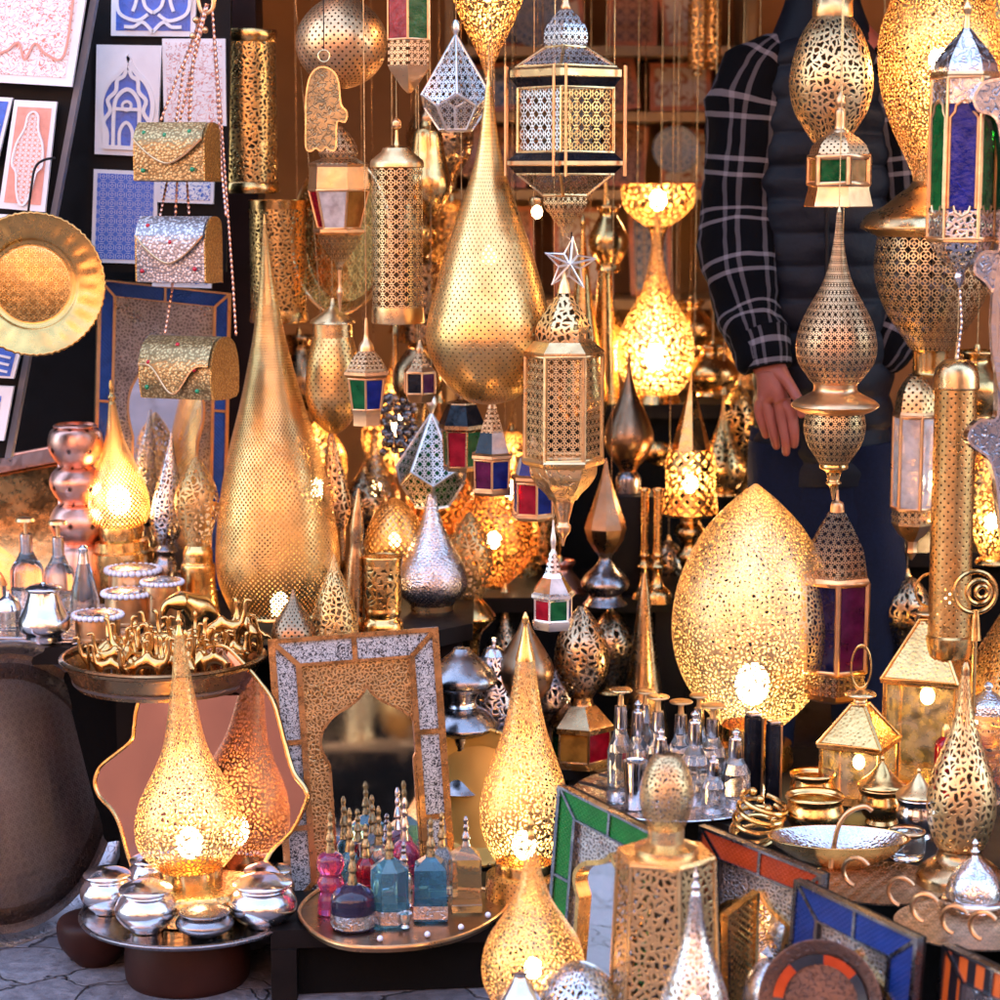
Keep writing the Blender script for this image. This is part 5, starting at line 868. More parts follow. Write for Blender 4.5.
gen('tear', 'copper red teardrop lamp in the shade behind the goblet', 440, 4.8, 400, 530, 34, 'orange_arab', 'bulb_soft'); gen('egg', 'dark gold egg lamp high behind the white pierced lantern', 440, 4.7, 95, 190, 34, 'bronze_worm'); gen('pot', 'gold pot lamp hanging behind the large square lantern', 608, 4.7, 205, 270, 20, 'gold'); gen('cylinder', 'gold cylinder lamp hanging by the top shelf at the plaid sleeve', 697, 5.0, -30, 72, 10, 'gold_arab'); gen('cylinder', 'second slim gold cylinder lamp next to the plaid sleeve', 712, 5.02, -30, 66, 9, 'gold_arab')
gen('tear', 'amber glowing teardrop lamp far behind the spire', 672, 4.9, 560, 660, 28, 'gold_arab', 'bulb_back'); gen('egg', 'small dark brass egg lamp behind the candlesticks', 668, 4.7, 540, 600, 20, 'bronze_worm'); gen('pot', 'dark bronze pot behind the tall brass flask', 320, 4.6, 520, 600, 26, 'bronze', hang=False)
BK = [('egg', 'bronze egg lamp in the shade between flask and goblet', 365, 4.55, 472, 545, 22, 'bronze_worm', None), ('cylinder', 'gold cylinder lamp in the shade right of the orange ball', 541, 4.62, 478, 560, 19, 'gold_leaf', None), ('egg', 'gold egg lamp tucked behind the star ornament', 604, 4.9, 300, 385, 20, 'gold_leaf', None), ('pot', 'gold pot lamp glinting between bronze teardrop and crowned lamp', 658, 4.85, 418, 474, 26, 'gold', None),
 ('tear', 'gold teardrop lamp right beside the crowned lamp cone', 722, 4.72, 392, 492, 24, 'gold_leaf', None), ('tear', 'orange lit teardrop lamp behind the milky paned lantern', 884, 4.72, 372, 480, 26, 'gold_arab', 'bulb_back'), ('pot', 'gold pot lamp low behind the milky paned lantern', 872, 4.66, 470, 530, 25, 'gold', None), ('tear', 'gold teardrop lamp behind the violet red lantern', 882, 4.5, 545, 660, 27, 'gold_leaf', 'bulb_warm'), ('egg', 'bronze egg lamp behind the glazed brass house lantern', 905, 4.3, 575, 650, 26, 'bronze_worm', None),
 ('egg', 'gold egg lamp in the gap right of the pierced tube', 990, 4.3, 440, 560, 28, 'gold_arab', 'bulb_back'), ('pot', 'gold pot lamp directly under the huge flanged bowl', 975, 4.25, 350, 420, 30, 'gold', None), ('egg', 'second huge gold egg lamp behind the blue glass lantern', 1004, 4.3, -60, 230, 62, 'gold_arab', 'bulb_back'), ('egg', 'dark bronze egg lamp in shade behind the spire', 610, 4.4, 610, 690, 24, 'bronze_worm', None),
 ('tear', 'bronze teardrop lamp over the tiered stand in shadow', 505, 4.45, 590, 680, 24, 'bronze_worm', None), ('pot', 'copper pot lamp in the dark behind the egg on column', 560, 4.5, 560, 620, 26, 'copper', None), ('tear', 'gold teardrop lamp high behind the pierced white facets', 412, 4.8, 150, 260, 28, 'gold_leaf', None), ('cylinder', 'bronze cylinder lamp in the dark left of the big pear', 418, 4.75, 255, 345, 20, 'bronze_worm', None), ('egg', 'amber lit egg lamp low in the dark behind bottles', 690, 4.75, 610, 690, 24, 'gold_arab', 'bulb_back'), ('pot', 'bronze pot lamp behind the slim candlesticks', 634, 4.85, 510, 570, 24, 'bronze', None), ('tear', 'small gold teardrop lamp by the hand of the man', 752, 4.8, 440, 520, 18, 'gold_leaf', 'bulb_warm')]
BK += [('tear', 'added amber fill teardrop lamp in the depth behind the eight-sided dark lantern', 588, 5.0, 430, 540, 30, 'gold_arab', 'bulb_back'), ('cylinder', 'gold cylinder lamp deep behind the candlesticks', 676, 5.15, 440, 560, 26, 'gold_leaf', None), ('egg', 'added amber fill egg lamp deep behind the blue and red panes', 512, 5.0, 430, 520, 30, 'gold_arab', 'bulb_back'), ('tear', 'added amber fill teardrop lamp deep behind the little arched lantern', 396, 5.1, 330, 470, 34, 'gold_arab', 'bulb_back'), ('egg', 'added gold fill egg lamp deep behind the jar lantern', 318, 5.0, 420, 520, 30, 'gold_arab', 'bulb_back'), ('cylinder', 'added gold fill cylinder lamp deep between the pear and the pierced cylinder', 452, 5.2, 200, 330, 22, 'gold_arab', 'bulb_back'),  # lamps added deep inside, mostly lit, to fill the gloom with amber glow
 ('egg', 'added gold fill egg lamp deep behind the tiny bright lantern', 560, 5.1, 545, 640, 32, 'gold_arab', 'bulb_back'), ('tear', 'gold teardrop lamp deep behind the spire and bottles', 640, 5.1, 570, 690, 32, 'gold_leaf', None), ('pot', 'gold pot lamp deep by the elbow of the man', 690, 5.2, 300, 350, 24, 'gold', None), ('tear', 'added gold fill teardrop lamp deep under the milky paned lantern', 905, 5.0, 555, 660, 30, 'gold_arab', 'bulb_back'), ('egg', 'added amber fill egg lamp deep between the tube and the milky panes', 930, 5.0, 400, 520, 32, 'gold_arab', 'bulb_back'), ('cylinder', 'gold cylinder lamp deep past the plaid forearm', 735, 5.25, 330, 420, 22, 'gold_arab', None), ('egg', 'bronze egg lamp deep behind the fruit stand', 470, 4.9, 600, 700, 30, 'bronze_worm', None), ('pot', 'gold pot lamp deep over the silver teardrop', 432, 5.0, 535, 600, 34, 'gold', None)]
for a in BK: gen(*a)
t = thing('bead_bundle', 'dark hanging bundle of beads between coloured lanterns', 'beads', P(398, 385, 4.3)); o = t.location.copy()
bm = NB()
for k in range(70): ball(P(398+random.uniform(-17, 17), random.uniform(395, 455), 4.3)-o+Vector((0, random.uniform(-.02, .02), 0)), .008, 8, bm)
build('beads', bm, 'dark_silver', t)['kind'] = 'stuff'; build('hanging_wire', tube([P(398, 420, 4.3)-o, (0, 0, ZRAIL-o.z)], .001, 6), 'iron', t); HANG.append((o.x, 4.3))

# ================================================================== RIGHT
L('egg_lantern', 'pierced pale gold egg lantern hanging before the man', 'lantern', 830, H3-.08, 143, [('shade', 'pale_worm', [(17, 20), (35, 31), (60, 39), (85, 42), (110, 37), (128, 27), (143, 17)], dict(cell=6.5, seg=64)), ('cap', 'pale_gold', [(-10, 4), (-6, 16), (0, 20), (16, 20.5), (18, 20)], dict(smooth=False, cap=1)), ('screw', 'pink_brass', [(142, 17), (143, 10)], {})], hang=-10)
lantern('small pinkish pierced lantern house with green and amber windows', 838, H2-.02, 6, 10, [(132, 10), (138, 20), (146, 28), (155, 31)], [(157, 30), (184, 30)], [(186, 31), (190, 31), (206, 35), (207, 34)], 'glass_amber+glass_green', 'pink_brass', 'pink_dots', tip=[(92, 1), (97, 4), (103, 5), (108, 3), (112, 5), (128, 5.5), (130, 8), (133, 10)], hang=92, cell=7, bar=3.2)
L('hanging_lamp', 'gold onion lamp over a wide saucer with pierced bowl and spike below', 'lamp', 833, H1+.06, 500, [('onion', 'pink_star', [(212, 2.5), (240, 5), (265, 9.5), (285, 16), (305, 27), (325, 36.5), (345, 40.5), (362, 38), (377, 28), (384, 22)], dict(cell=8, seg=72)), ('saucer', 'pink_brass', [(383, 22), (390, 22), (394, 27), (400, 39), (404, 43.5), (406, 43.5), (410, 38), (413, 31)], dict(cap=1)), ('bowl', 'pale_star', [(413, 29), (425, 31), (437, 29.5), (448, 25), (458, 18), (466, 13)], dict(cell=8)), ('finial', 'gold', [(464, 14), (468, 14), (472, 8), (480, 6), (483, 8), (487, 4), (500, 1)], dict(cap=1, seg=24)), ('tip', 'pale_gold', [(206, .6), (212, 2.6)])], hang=207)
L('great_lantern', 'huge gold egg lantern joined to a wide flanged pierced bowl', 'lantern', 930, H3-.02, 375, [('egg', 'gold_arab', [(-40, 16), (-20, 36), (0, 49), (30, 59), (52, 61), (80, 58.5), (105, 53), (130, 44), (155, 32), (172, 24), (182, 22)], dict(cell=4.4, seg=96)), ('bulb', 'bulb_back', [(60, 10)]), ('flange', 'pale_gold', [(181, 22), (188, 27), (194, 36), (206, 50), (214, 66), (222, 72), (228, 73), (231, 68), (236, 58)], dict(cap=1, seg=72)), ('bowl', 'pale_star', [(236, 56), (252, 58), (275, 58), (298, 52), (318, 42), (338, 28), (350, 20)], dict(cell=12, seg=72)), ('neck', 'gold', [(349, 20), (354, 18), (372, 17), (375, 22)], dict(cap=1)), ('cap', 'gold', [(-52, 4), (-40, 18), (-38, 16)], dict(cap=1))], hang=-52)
# blue lantern nearest right
u = 959; Y = 3.42; t = L('glass_lantern', 'tall silver gilt lantern with arched blue and green glass', 'lantern', u, Y, 288, [('dome', 'silver_engraved', [(28, 4), (38, 12), (50, 22), (62, 30), (74, 33)], dict(n=6, ph=19, cell=7, smooth=1)), ('finial', 'pale_gold', [(2, 2), (8, 5), (14, 3), (20, 3), (29, 4)], dict(cap=1, seg=16)), ('upper_panel', 'silver_engraved', [(78, 33), (104, 33)], dict(n=6, ph=19, cell=6)), ('glass_pane', 'glass_green+glass_blue', [(104, 32.4), (212, 32.4)], dict(n=6, ph=19, mi=[0, 0, 1, 0, 0, 1])), ('lower_panel', 'silver_worm', [(210, 33), (238, 33)], dict(n=6, ph=19, cell=6)), ('shoulder', 'pale_gold', [(72, 34), (75, 35), (78, 34)], dict(n=6, ph=19)), ('lower_band', 'pale_gold', [(237, 34), (241, 34), (242, 32)], dict(n=6, ph=19)), ('bottom_dome', 'silver_worm', [(242, 31), (252, 26), (262, 16), (270, 8)], dict(n=6, ph=19, cell=7, smooth=1)), ('drop', 'silver', [(268, 8), (273, 5), (278, 6), (288, 1)], dict(cap=1, seg=20))], hang=2)
bars(t, 'frame', 'pink_brass', u, Y, 288, [[(78, 33), (238, 33)]], 6, 19, 1.8); z0 = P(u, 288, Y).z; s = S(150, Y); bm = NB()
for k in range(6):
    a = R(19)+(k+.5)*PI/3; ap = 33*s*math.cos(PI/6); cx, cy = ap*math.sin(a), -ap*math.cos(a); tx, ty = math.cos(a), math.sin(a); hw = 33*s*.5
    pts = [Vector((cx+tx*q*hw, cy+ty*q*hw, P(u, v, Y).z-z0)) for q, v in ((-.82, 208), (-.82, 118), (-.55, 112), (-.5, 106), (0, 100), (.5, 106), (.55, 112), (.82, 118), (.82, 208), (.5, 206), (.4, 212), (0, 216), (-.4, 212), (-.5, 206))]
    tube(pts, .0022, 6, bm, closed=True)
build('arch_frame', bm, 'pink_brass', t)
o = P(960, 290, Y); t2 = thing('chain', 'short chain swinging under the blue glass lantern', 'chain', o); build('links', chain([(0, 0, 0), (.004, 0, -.05), (-.001, 0, -.105)], .002), 'silver', t2)
lantern('slim six-sided lantern with milky panes beside the pierced tube', 911, H4-.1, 6, 10, [(374, 4), (380, 11), (392, 18), (412, 21)], [(416, 21), (508, 21)], [(524, 21), (534, 14), (541, 6), (547, 5), (552, 6), (560, 1)], 'glass_white', 'pink_brass', 'pale_dots' if 'pale_dots' in MATS else 'pink_dots', tip=[(354, 1), (357, 2.5), (360, 1.5), (374, 3)], hang=354, cell=8, flange=[(411, 21.5), (414, 22.5), (417, 21)], extra=[('pierced_band', 'pale_star', [(508, 21), (524, 21)], dict(n=6, ph=10, cell=7))], bar=1.8)
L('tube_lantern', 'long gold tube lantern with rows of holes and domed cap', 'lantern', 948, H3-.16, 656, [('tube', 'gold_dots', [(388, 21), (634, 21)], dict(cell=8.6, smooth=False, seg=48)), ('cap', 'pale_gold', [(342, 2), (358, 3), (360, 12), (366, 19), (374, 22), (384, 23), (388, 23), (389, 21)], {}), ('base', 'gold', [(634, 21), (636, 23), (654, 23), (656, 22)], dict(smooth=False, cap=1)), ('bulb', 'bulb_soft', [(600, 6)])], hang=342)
# scalloped mirror at the edge
YM = 3.36; ou = [(1060, 60), (1025, 72), (1000, 78), (982, 82), (973, 96), (976, 108), (988, 112), (995, 118), (999, 135), (1001, 160), (1000, 200), (999, 230), (996, 247), (984, 247), (975, 256), (974, 268), (984, 277), (993, 290), (999, 302), (998, 330), (997, 370), (997, 405), (993, 416), (980, 416), (970, 425), (968, 437), (977, 446), (988, 455), (995, 478), (1000, 520), (1012, 560), (1060, 580)]
ou = ou+[(2120-u, v) for u, v in reversed(ou[1:-1])]; pn = Panel(P(960, 50, YM), P(1160, 50, YM+.08), P(1160, 590, YM+.08), P(960, 590, YM)); t = thing('ornate_mirror', 'ornate silver lobed mirror frame cut by the picture edge', 'mirror', pn.o)
q = [((u-960)/200, (v-50)/540) for u, v in curve2(ou, 3, True)]; inn = [(.5+.38*math.cos(k*PI/24)*1., .5+.40*math.sin(k*PI/24)) for k in range(48)]; inn2 = [((1060+62*math.cos(k*PI/24)*(1+.12*math.cos(k*PI/6))-960)/200, (320+215*math.sin(k*PI/24)-50)/540) for k in range(48)]
build('frame', pn.poly(q, -.01, .0, cell=.011), 'silver_grey', t); build('edge', pn.strip(q, .004, -.011, .004, closed=True), 'silver', t); build('glass', pn.poly(inn2, .001, .003), 'mirror_glass', t); build('inner_frame', pn.strip(inn2, .008, 0, .008, closed=True), 'silver', t)
zt = P(1060, 60, YM+.04).z; build('hanging_wire', tube([Vector((P(1060, 60, YM+.04).x, YM+.06, zt))-pn.o, Vector((P(1060, 60, YM+.04).x, YM+.06, ZRAIL))-pn.o], .0015, 6), 'iron', t); HANG.append((1, YM+.06))
lantern('dark six-sided lantern with violet red panes and blue arches', 833, H3-.06, 6, -4, [(512, 9), (530, 20), (548, 30), (576, 35)], [(580, 35), (668, 34)], [(690, 34), (696, 30), (700, 20)], 'glass_violet+glass_violet+glass_red+glass_red+glass_red+glass_navy', 'pink_brass', 'dark_star', tip=[(490, 1), (500, 2), (503, 6), (512, 7)], hang=490, cell=8, bar=3., flange=[(575, 35.5), (578, 36.5), (581, 35)], extra=[('pierced_skirt', 'dark_star', [(668, 34), (690, 35)], dict(n=6, ph=-4, cell=7))])
ZR = .22
L('egg_lamp', 'large lit egg lamp with swirling cut leaves, brightest of the stall', 'lamp', 751, 0, 765, [('shade', 'pale_arab', [(484, 2), (500, 22), (525, 46), (550, 62), (580, 74.5), (605, 80), (630, 81.5), (655, 78), (680, 68.5), (700, 55), (715, 41), (725, 30)], dict(cell=5, seg=96)), ('bulb', 'bulb_bright', [(684, 17)]), ('collar', 'gold', [(724, 30), (740, 30)], dict(smooth=False)), ('base', 'gold', [(739, 31), (741, 40), (760, 42), (765, 40)], dict(cap=1, smooth=False))], z=ZR)
# glazed brass lanterns
def pagoda(label, u, vs, r, ph, z, ring, hv):
    vk, vr0, vr1, vb = vs
    t = L('glass_lantern', label, 'lantern', u, 0, vb, [('roof', 'gold_hammered', [(vr0, r*.22), (vr1, r*1.0)], dict(n=4, ph=ph, cell=5)), ('eave', 'gold', [(vr1, r*1.02), (vr1+4, r*1.02), (vr1+5, r*.94)], dict(n=4, ph=ph)), ('glass_pane', 'glass_gold', [(vr1+6, r*.9), (vb-10, r*.9)], dict(n=4, ph=ph)), ('base', 'gold', [(vb-10, r*.98), (vb-2, r*1.02), (vb, r)], dict(n=4, ph=ph, cap=1)), ('knob', 'pale_gold', [(vk, 3), (vk+2, r*.26), (vk+5, r*.34), (vk+7, r*.3), (vk+10, r*.14), (vr0, r*.2)], dict(cap=1, seg=24)), ('bulb', 'bulb_warm', [(vr1+22, r*.13)])], z=z)
    Y = Yz(vb, z); bars(t, 'frame', 'gold', u, Y, vb, [[(vr0, r*.22), (vr1, r)], [(vr1+4, r*.92), (vb-8, r*.92)]], 4, ph, 2.0)
    s = S(vk, Y); zz = P(u, vk, Y).z-t.location.z; b = torus((0, 0, 0), 1, .09, (0, 1, 0), 28, 8)
    bmesh.ops.transform(b, matrix=Matrix.Translation((0, 0, zz+hv*s)) @ Matrix.Diagonal((ring*s, ring*s*.6, hv*s, 1)), verts=b.verts[:]); build('ring_handle', b, 'gold', t)
pagoda('large glazed brass house lantern before the pierced tube', 925, (607, 619, 674, 782), 54, 22, ZR, 15, 17); pagoda('smaller lit brass lantern with tall oval ring handle', 858, (689, 704, 740, 800), 46, 18, ZR, 10, 22)
L('finial_ornament', 'round openwork brass scroll knob at the right edge', 'ornament', 975, 3.75, 640, [('stem', 'gold', [(610, 3), (640, 6)], dict(cap=1))])
o = P(975, 592, 3.75); s = S(592, 3.75); t = [x for x in bpy.data.objects if x.name.startswith('finial_ornament')][0]; d = o-t.location; bm = NB()
for rr, cx in ((21, 0), (12, 4), (6, 7)): torus((d.x+cx*s, d.y, d.z), rr*s, 2.6*s, (0, 1, 0), 28, 8, bm)
build('scroll', bm, 'gold', t); build('post', tube([(0, 0, 0), (0, 0, ZR-t.location.z)], .004, 8), 'gold', t)
L('cone_lamp', 'large pale gold pierced cone lamp cut by the right edge', 'lamp', 1018, 0, 775, [('shade', 'gold_arab', [(560, 3), (590, 10), (620, 26), (660, 49), (700, 68), (735, 74), (760, 66)], dict(cell=6)), ('bulb', 'bulb_soft', [(720, 12)]), ('base', 'gold', [(759, 50), (775, 52)], dict(cap=1, smooth=False))], z=ZR)
# bottles on the tray
t = L('round_tray', 'flat grey metal tray under the cluster of glass bottles', 'tray', 672, 0, 797, [('plate', 'silver_hammered', [(794, 0), (794.5, 96), (792, 100), (793, 101), (797, 92)], dict(smooth=False, cap=1))], z=ZR)
ZT = .226
def gb(label, u, vt, vb, r, kind=0):
    h = vb-vt; f = lambda k: vt+h*k
    pts = [('bottle', 'clear_glass', [(f(.34), r*.45), (f(.42), r*.6), (f(.54), r*.98), (f(.6), r), (f(.97), r), (f(1), r*.9)], dict(cap=1, seg=24)), ('collar', 'silver', [(f(.15), r*.3), (f(.16), r*.46), (f(.34), r*.52), (f(.36), r*.46)], dict(cap=1, smooth=False, seg=24)), ('foot_band', 'silver_engraved', [(f(.9), r*1.03), (f(.99), r*1.03)], dict(seg=24, cell=4))]
    if kind == 0: pts.append(('spout', 'pale_gold', [(f(0), r*.15), (f(.005), r*.8), (f(.03), r*.85), (f(.05), r*.25), (f(.15), r*.25)], dict(cap=1, seg=20)))
    else: pts.append(('stopper', 'silver', [(f(-.02), 1), (f(.02), r*.3), (f(.07), r*.2), (f(.1), r*.42), (f(.16), r*.45)], dict(cap=1, seg=20)))
    return L('glass_bottle', label, 'bottle', u, 0, vb, pts, group='glass pump bottles on the grey tray', z=ZT)
gb('glass pump bottle at the green mirror end of the tray', 620, 688, 800, 13); gb('glass bottle with silver stopper behind the little silver beaker', 637, 702, 796, 13, 1); gb('glass pump bottle third from the green mirror end', 657, 695, 797, 13); gb('glass bottle with stopper in front of the third pump bottle', 660, 730, 806, 13, 1); gb('glass pump bottle just behind the pierced egg of the column lantern', 680, 700, 792, 13); gb('glass bottle with wide collar right of the pierced egg', 694, 712, 803, 15, 1); gb('glass pump bottle standing against the lit egg lamp', 712, 704, 795, 14)
gb('low glass bottle with stopper next to the black boxes', 735, 730, 806, 15, 1); gb('glass pump bottle hidden at the back of the cluster', 645, 690, 780, 11); gb('glass bottle at the back touching the lit egg lamp', 698, 694, 781, 11); gb('small glass bottle in front of the wide collared one', 713, 755, 812, 12, 1)
L('beaker', 'little silver beaker at the front of the bottle tray', 'beaker', 635, 0, 808, [('cup', 'silver', [(762, 12), (764, 12.5), (800, 10), (808, 10)], dict(cap=1))], z=ZT)
for u, vt, vb, w, lab in ((752, 716, 796, 14, 'black lacquer perfume box with bright top beside the bottles'), (772, 724, 800, 12, 'narrow black perfume box with beaded edge near the bangles')):
    z = ZR+.0; Y = Yz(vb+6, z); c = P(u, vb+6, Y); s = S(vb, Y); h = P(u, vt, Y).z-c.z; t = thing('perfume_box', lab, 'box', c, (0, 0, R(20))); build('case', rbox((-w*s*.5, -w*s*.5, 0), (w*s*.5, w*s*.5, h), .003), 'glass_black', t); build('lid', rbox((-w*s*.45, -w*s*.45, h), (w*s*.45, w*s*.45, h+.006), .002), 'silver', t)
    build('edge_trim', tube([(w*s*.5, -w*s*.5, .003), (w*s*.5, -w*s*.5, h-.002)], .0025, 6), 'pink_brass', t)
for r_, (a, b) in enumerate(((570, 774), (600, 786))):
    pass
for k, (x0_, y0_, x1_, y1_) in enumerate(((580, 782, 640, 806), (600, 774, 650, 796))):
    a = P(x0_, y0_, Yz(y0_, .234)); b = P(x1_, y1_, Yz(y1_, .234)); t = thing('spoon', ('dark spoon laid along the green mirror top', 'second dark spoon lying beside the glass bottles')[k], 'spoon', a); d = b-a
    build('handle', tube([(0, 0, 0), d*.5+Vector((0, 0, .006)), d*.75], .0035, 8, smooth=4), 'dark_silver', t); build('bowl', ball(d*.88, .016, 14, sq=.25), 'dark_silver', t)
# brassware on the right table
def rpot(label, u, vt, vb, r, mat, lid=None, cat='pot', z=ZR, name='brass_pot'):
    h = vb-vt; f = lambda k: vt+h*k
    pts = [('bowl', mat, [(f(0), r*.94), (f(.05), r), (f(.12), r*.96), (f(.2), r*.9), (f(.5), r*1.0), (f(.8), r*.75), (f(.9), r*.6), (f(1), r*.68)], dict(seg=40)), ('base', mat, [(f(.9), r*.6), (f(1), r*.68)], dict(cap=1))]
    if lid: pts += [('lid', lid, [(vt-r*1.25, 1.2), (vt-r*1.15, r*.10), (vt-r*1.05, r*.06), (vt-r*.95, r*.14), (vt-r*.5, r*.5), (vt-3, r*.98), (vt, r*1.02), (vt+1, r*.95)], dict(cap=1))]
    return L(name, label, cat, u, 0, vb, pts, z=z)
rpot('shallow polished brass bowl behind its bigger match', 812, 772, 806, 23, 'gold'); rpot('polished brass bowl with plain rim between bangles and tagines', 814, 794, 834, 30, 'gold')
rpot('small gold tagine pot with conical lid under the glazed lantern', 881, 786, 822, 24, 'gold', 'gold', 'tagine', name='tagine_pot'); rpot('small tagine pot with bright silver lid beside the dark pierced lamp', 917, 796, 836, 22, 'silver', 'pale_gold', 'tagine', name='tagine_pot')
L('glass_jar', 'green tinged glass jar below the bright lidded tagine', 'jar', 906, 0, 858, [('jar', 'clear_glass', [(832, 17), (840, 19), (854, 18), (858, 15)], dict(cap=1)), ('rim', 'pink_brass', [(829, 17), (831, 19), (834, 18)], {})], z=ZR)
for i in range(5):
    u, v = 752+i*6, 838-i*9.5; z = ZR+.012+i*.011; c = P(752, 845, Yz(845, ZR)); s = S(845, c.y); o = thing('bangle', ['lowest curled brass bangle of the pile by the orange mirror', 'second brass bangle up in the pile by the orange mirror', 'middle brass bangle of the pile by the orange mirror', 'second brass bangle from the top of the pile', 'topmost brass bangle of the pile by the orange mirror'][i], 'bangle', (c.x+.006*i, c.y+.012*i, z), (R(12), R(-14), i*.5), 'brass bangles piled by the orange mirror')
    build('hoop', tube([(.038*math.cos(a*PI/14), .038*math.sin(a*PI/14), 0) for a in range(26)], .0045, 8), 'gold', o); build('end_ball', ball((.038, 0, 0), .008, 10), 'gold', o)
# boat dish with arched handle
c = P(838, 868, Yz(868, ZR)); s = S(868, c.y); t = thing('boat_dish', 'oval brass dish with silver inside and one arched handle', 'dish', c, (0, 0, R(-4)))
bm = lathe([(q*s, z*s) for q, z in spline([(20, 4), (24, 0), (20, 0), (26, 3), (46, 14), (62, 28), (69, 37), (71, 40), (69, 41)], 4)], 64, .02); bmesh.ops.transform(bm, matrix=Matrix.Diagonal((1, .6, .8, 1)), verts=bm.verts[:]); build('bowl', bm, 'gold', t)
bm = lathe([(q*s, z*s) for q, z in spline([(67, 40), (58, 30), (42, 18), (20, 8), (0, 7)], 4)], 64, .01); bmesh.ops.transform(bm, matrix=Matrix.Diagonal((1, .6, .8, 1)), verts=bm.verts[:]); build('silver_lining', bm, 'silver_hammered', t)
Yb_ = c.y-.05; build('handle', tube([P(u, v, Yb_)-c for u, v in ((833, 868), (836, 848), (841, 826), (851, 812), (866, 806), (874, 810))], .004, 10, smooth=5), 'pink_brass', t)
L('table_lamp', 'dark gold pierced vase lamp with plain foot at right', 'lamp', 959, 0, 884, [('shade', 'pale_worm', [(674, 4), (700, 7), (720, 11), (742, 18), (765, 27), (788, 33.5), (812, 34.5), (832, 30), (846, 24)], dict(cell=8, seg=64)), ('foot', 'bronze', [(845, 24), (850, 22), (858, 25), (864, 34), (872, 42), (884, 44)], dict(cap=1)), ('tip', 'bronze', [(662, 2), (668, 4), (675, 4.5)])], z=ZR)
L('sugar_shaker', 'glass shaker with silver domed top behind the pierced vase lamp', 'shaker', 985, 0, 800, [('jar', 'clear_glass', [(712, 20), (716, 22), (780, 22), (800, 20)], dict(cap=1)), ('lid', 'silver_dots', [(682, 2), (686, 5), (690, 3), (694, 9), (702, 19), (712, 21)], dict(cap=1, cell=5))], z=ZR)
L('perfume_bottle', 'little bright red bottle behind the pierced vase lamp', 'perfume bottle', 944, 0, 800, [('bottle', 'red_glass', [(736, 4), (742, 10), (752, 11), (790, 11), (800, 9)], dict(cap=1)), ('stopper', 'pale_gold', [(724, 2), (730, 4), (737, 4)], dict(cap=1))], z=ZR)
L('sugar_bowl', 'small engraved silver domed sugar bowl near the curled handles', 'bowl', 973, 0, 912, [('dome', 'silver_engraved', [(858, 5), (863, 11), (872, 20), (886, 26.5), (896, 28)], dict(cell=6)), ('knob', 'silver', [(839, 1), (843, 3.5), (847, 2), (851, 5), (855, 3), (859, 6)], dict(cap=1, seg=16)), ('saucer', 'silver', [(896, 28), (899, 32), (903, 30), (908, 18), (912, 20)], dict(cap=1))], z=ZR)
# trays with curled handles
def curl_tray(label, u, v, rx, z, curls):
    c = P(u, v, Yz(v, z)); s = S(v, c.y); t = thing('pierced_tray', label, 'tray', c, (0, 0, R(-30))); build('plate', planar(lathe([(rx*s, .007), (rx*s*1.02, .010), (rx*s*.98, .009), (rx*s*.9, .003), (0, .003)], 64, .016), .02), 'tray_brass', t)
    for uu, vv, rr in curls:
        o = P(uu, vv, c.y-.11)-c; o.rotate(Euler((0, 0, R(30)))); k = rr*s
        build('curled_handle', tube([(o.x+k*math.cos(a), o.y, o.z+k*math.sin(a)) for a in [PI*1.45-i*PI*1.25/14 for i in range(15)]], .0034, 8), 'pink_brass', t)
curl_tray('brown pierced tray with curled handles over the blue mirror', 880, 888, 68, ZR+.0, [(857, 872, 14), (902, 892, 14)]); curl_tray('brown pierced tray with curled handles nearest the street', 972, 930, 76, ZR+.0, [(926, 908, 14), (956, 920, 14), (984, 926, 14)])
# ================================================================== framed mirrors leaning at the front right
frame_mirror('leaning mirror with green enamel frame behind the pierced column lantern', from_top((566, 786), (668, 838), 3.28, 3.13, .003, .10), None, .036, 'enamel_green', 'dark_engraved', 'mirror_glass', (.22, .88, .17, .37), lip='silver_grey', arch_lip='gold'); frame_mirror('leaning mirror with orange enamel frame beside its blue match', from_top((706, 826), (826, 874), 3.24, 3.11, .003, .10), None, .036, 'enamel_orange', 'dark_engraved', 'mirror_glass', (.2, .86, .2, .42), lip='silver_grey', arch_lip='gold')
frame_mirror('leaning mirror with blue enamel frame under the pierced trays', from_top((802, 880), (922, 938), 3.03, 2.89, .003, .10), None, .040, 'enamel_blue', 'dark_engraved', 'mirror_glass', (.2, .86, .2, .42), lip='silver_grey', arch_lip='gold'); frame_mirror('leaning mirror with orange and black striped frame at corner', from_top((951, 945), (1050, 992), 2.93, 2.80, .003, .10), None, .036, 'stripes', 'silver_engraved', 'mirror_glass', (.2, .85, .2, .45), lip='silver_grey')
c = P(821, 1003, 2.87); s = S(1003, 2.87); t = thing('round_dish', 'brown round dish with orange and black segments before blue mirror', 'dish', c, (PI/2-R(16), 0, R(-22)))
build('dish', planar(lathe([(q*s, z*s) for q, z in spline([(62, 4), (63, 6), (60, 6), (46, 2), (44, 0), (0, 0)], 4)], 72, .006), .006), 'bronze_engraved', t)
for k in range(8):
    bm = NB(); a0 = k*PI/4; rows = [[bm.verts.new((rr*s*math.cos(a0+i*PI/32), rr*s*math.sin(a0+i*PI/32), (5.2+(rr-46)*.3)*s)) for rr in (38, 48)] for i in range(9)]
    for i in range(8): bm.faces.new([rows[i][0], rows[i][1], rows[i+1][1], rows[i+1][0]])
    build('enamel_segment', bm, 'enamel_orange' if k % 2 else 'enamel_dark', t)
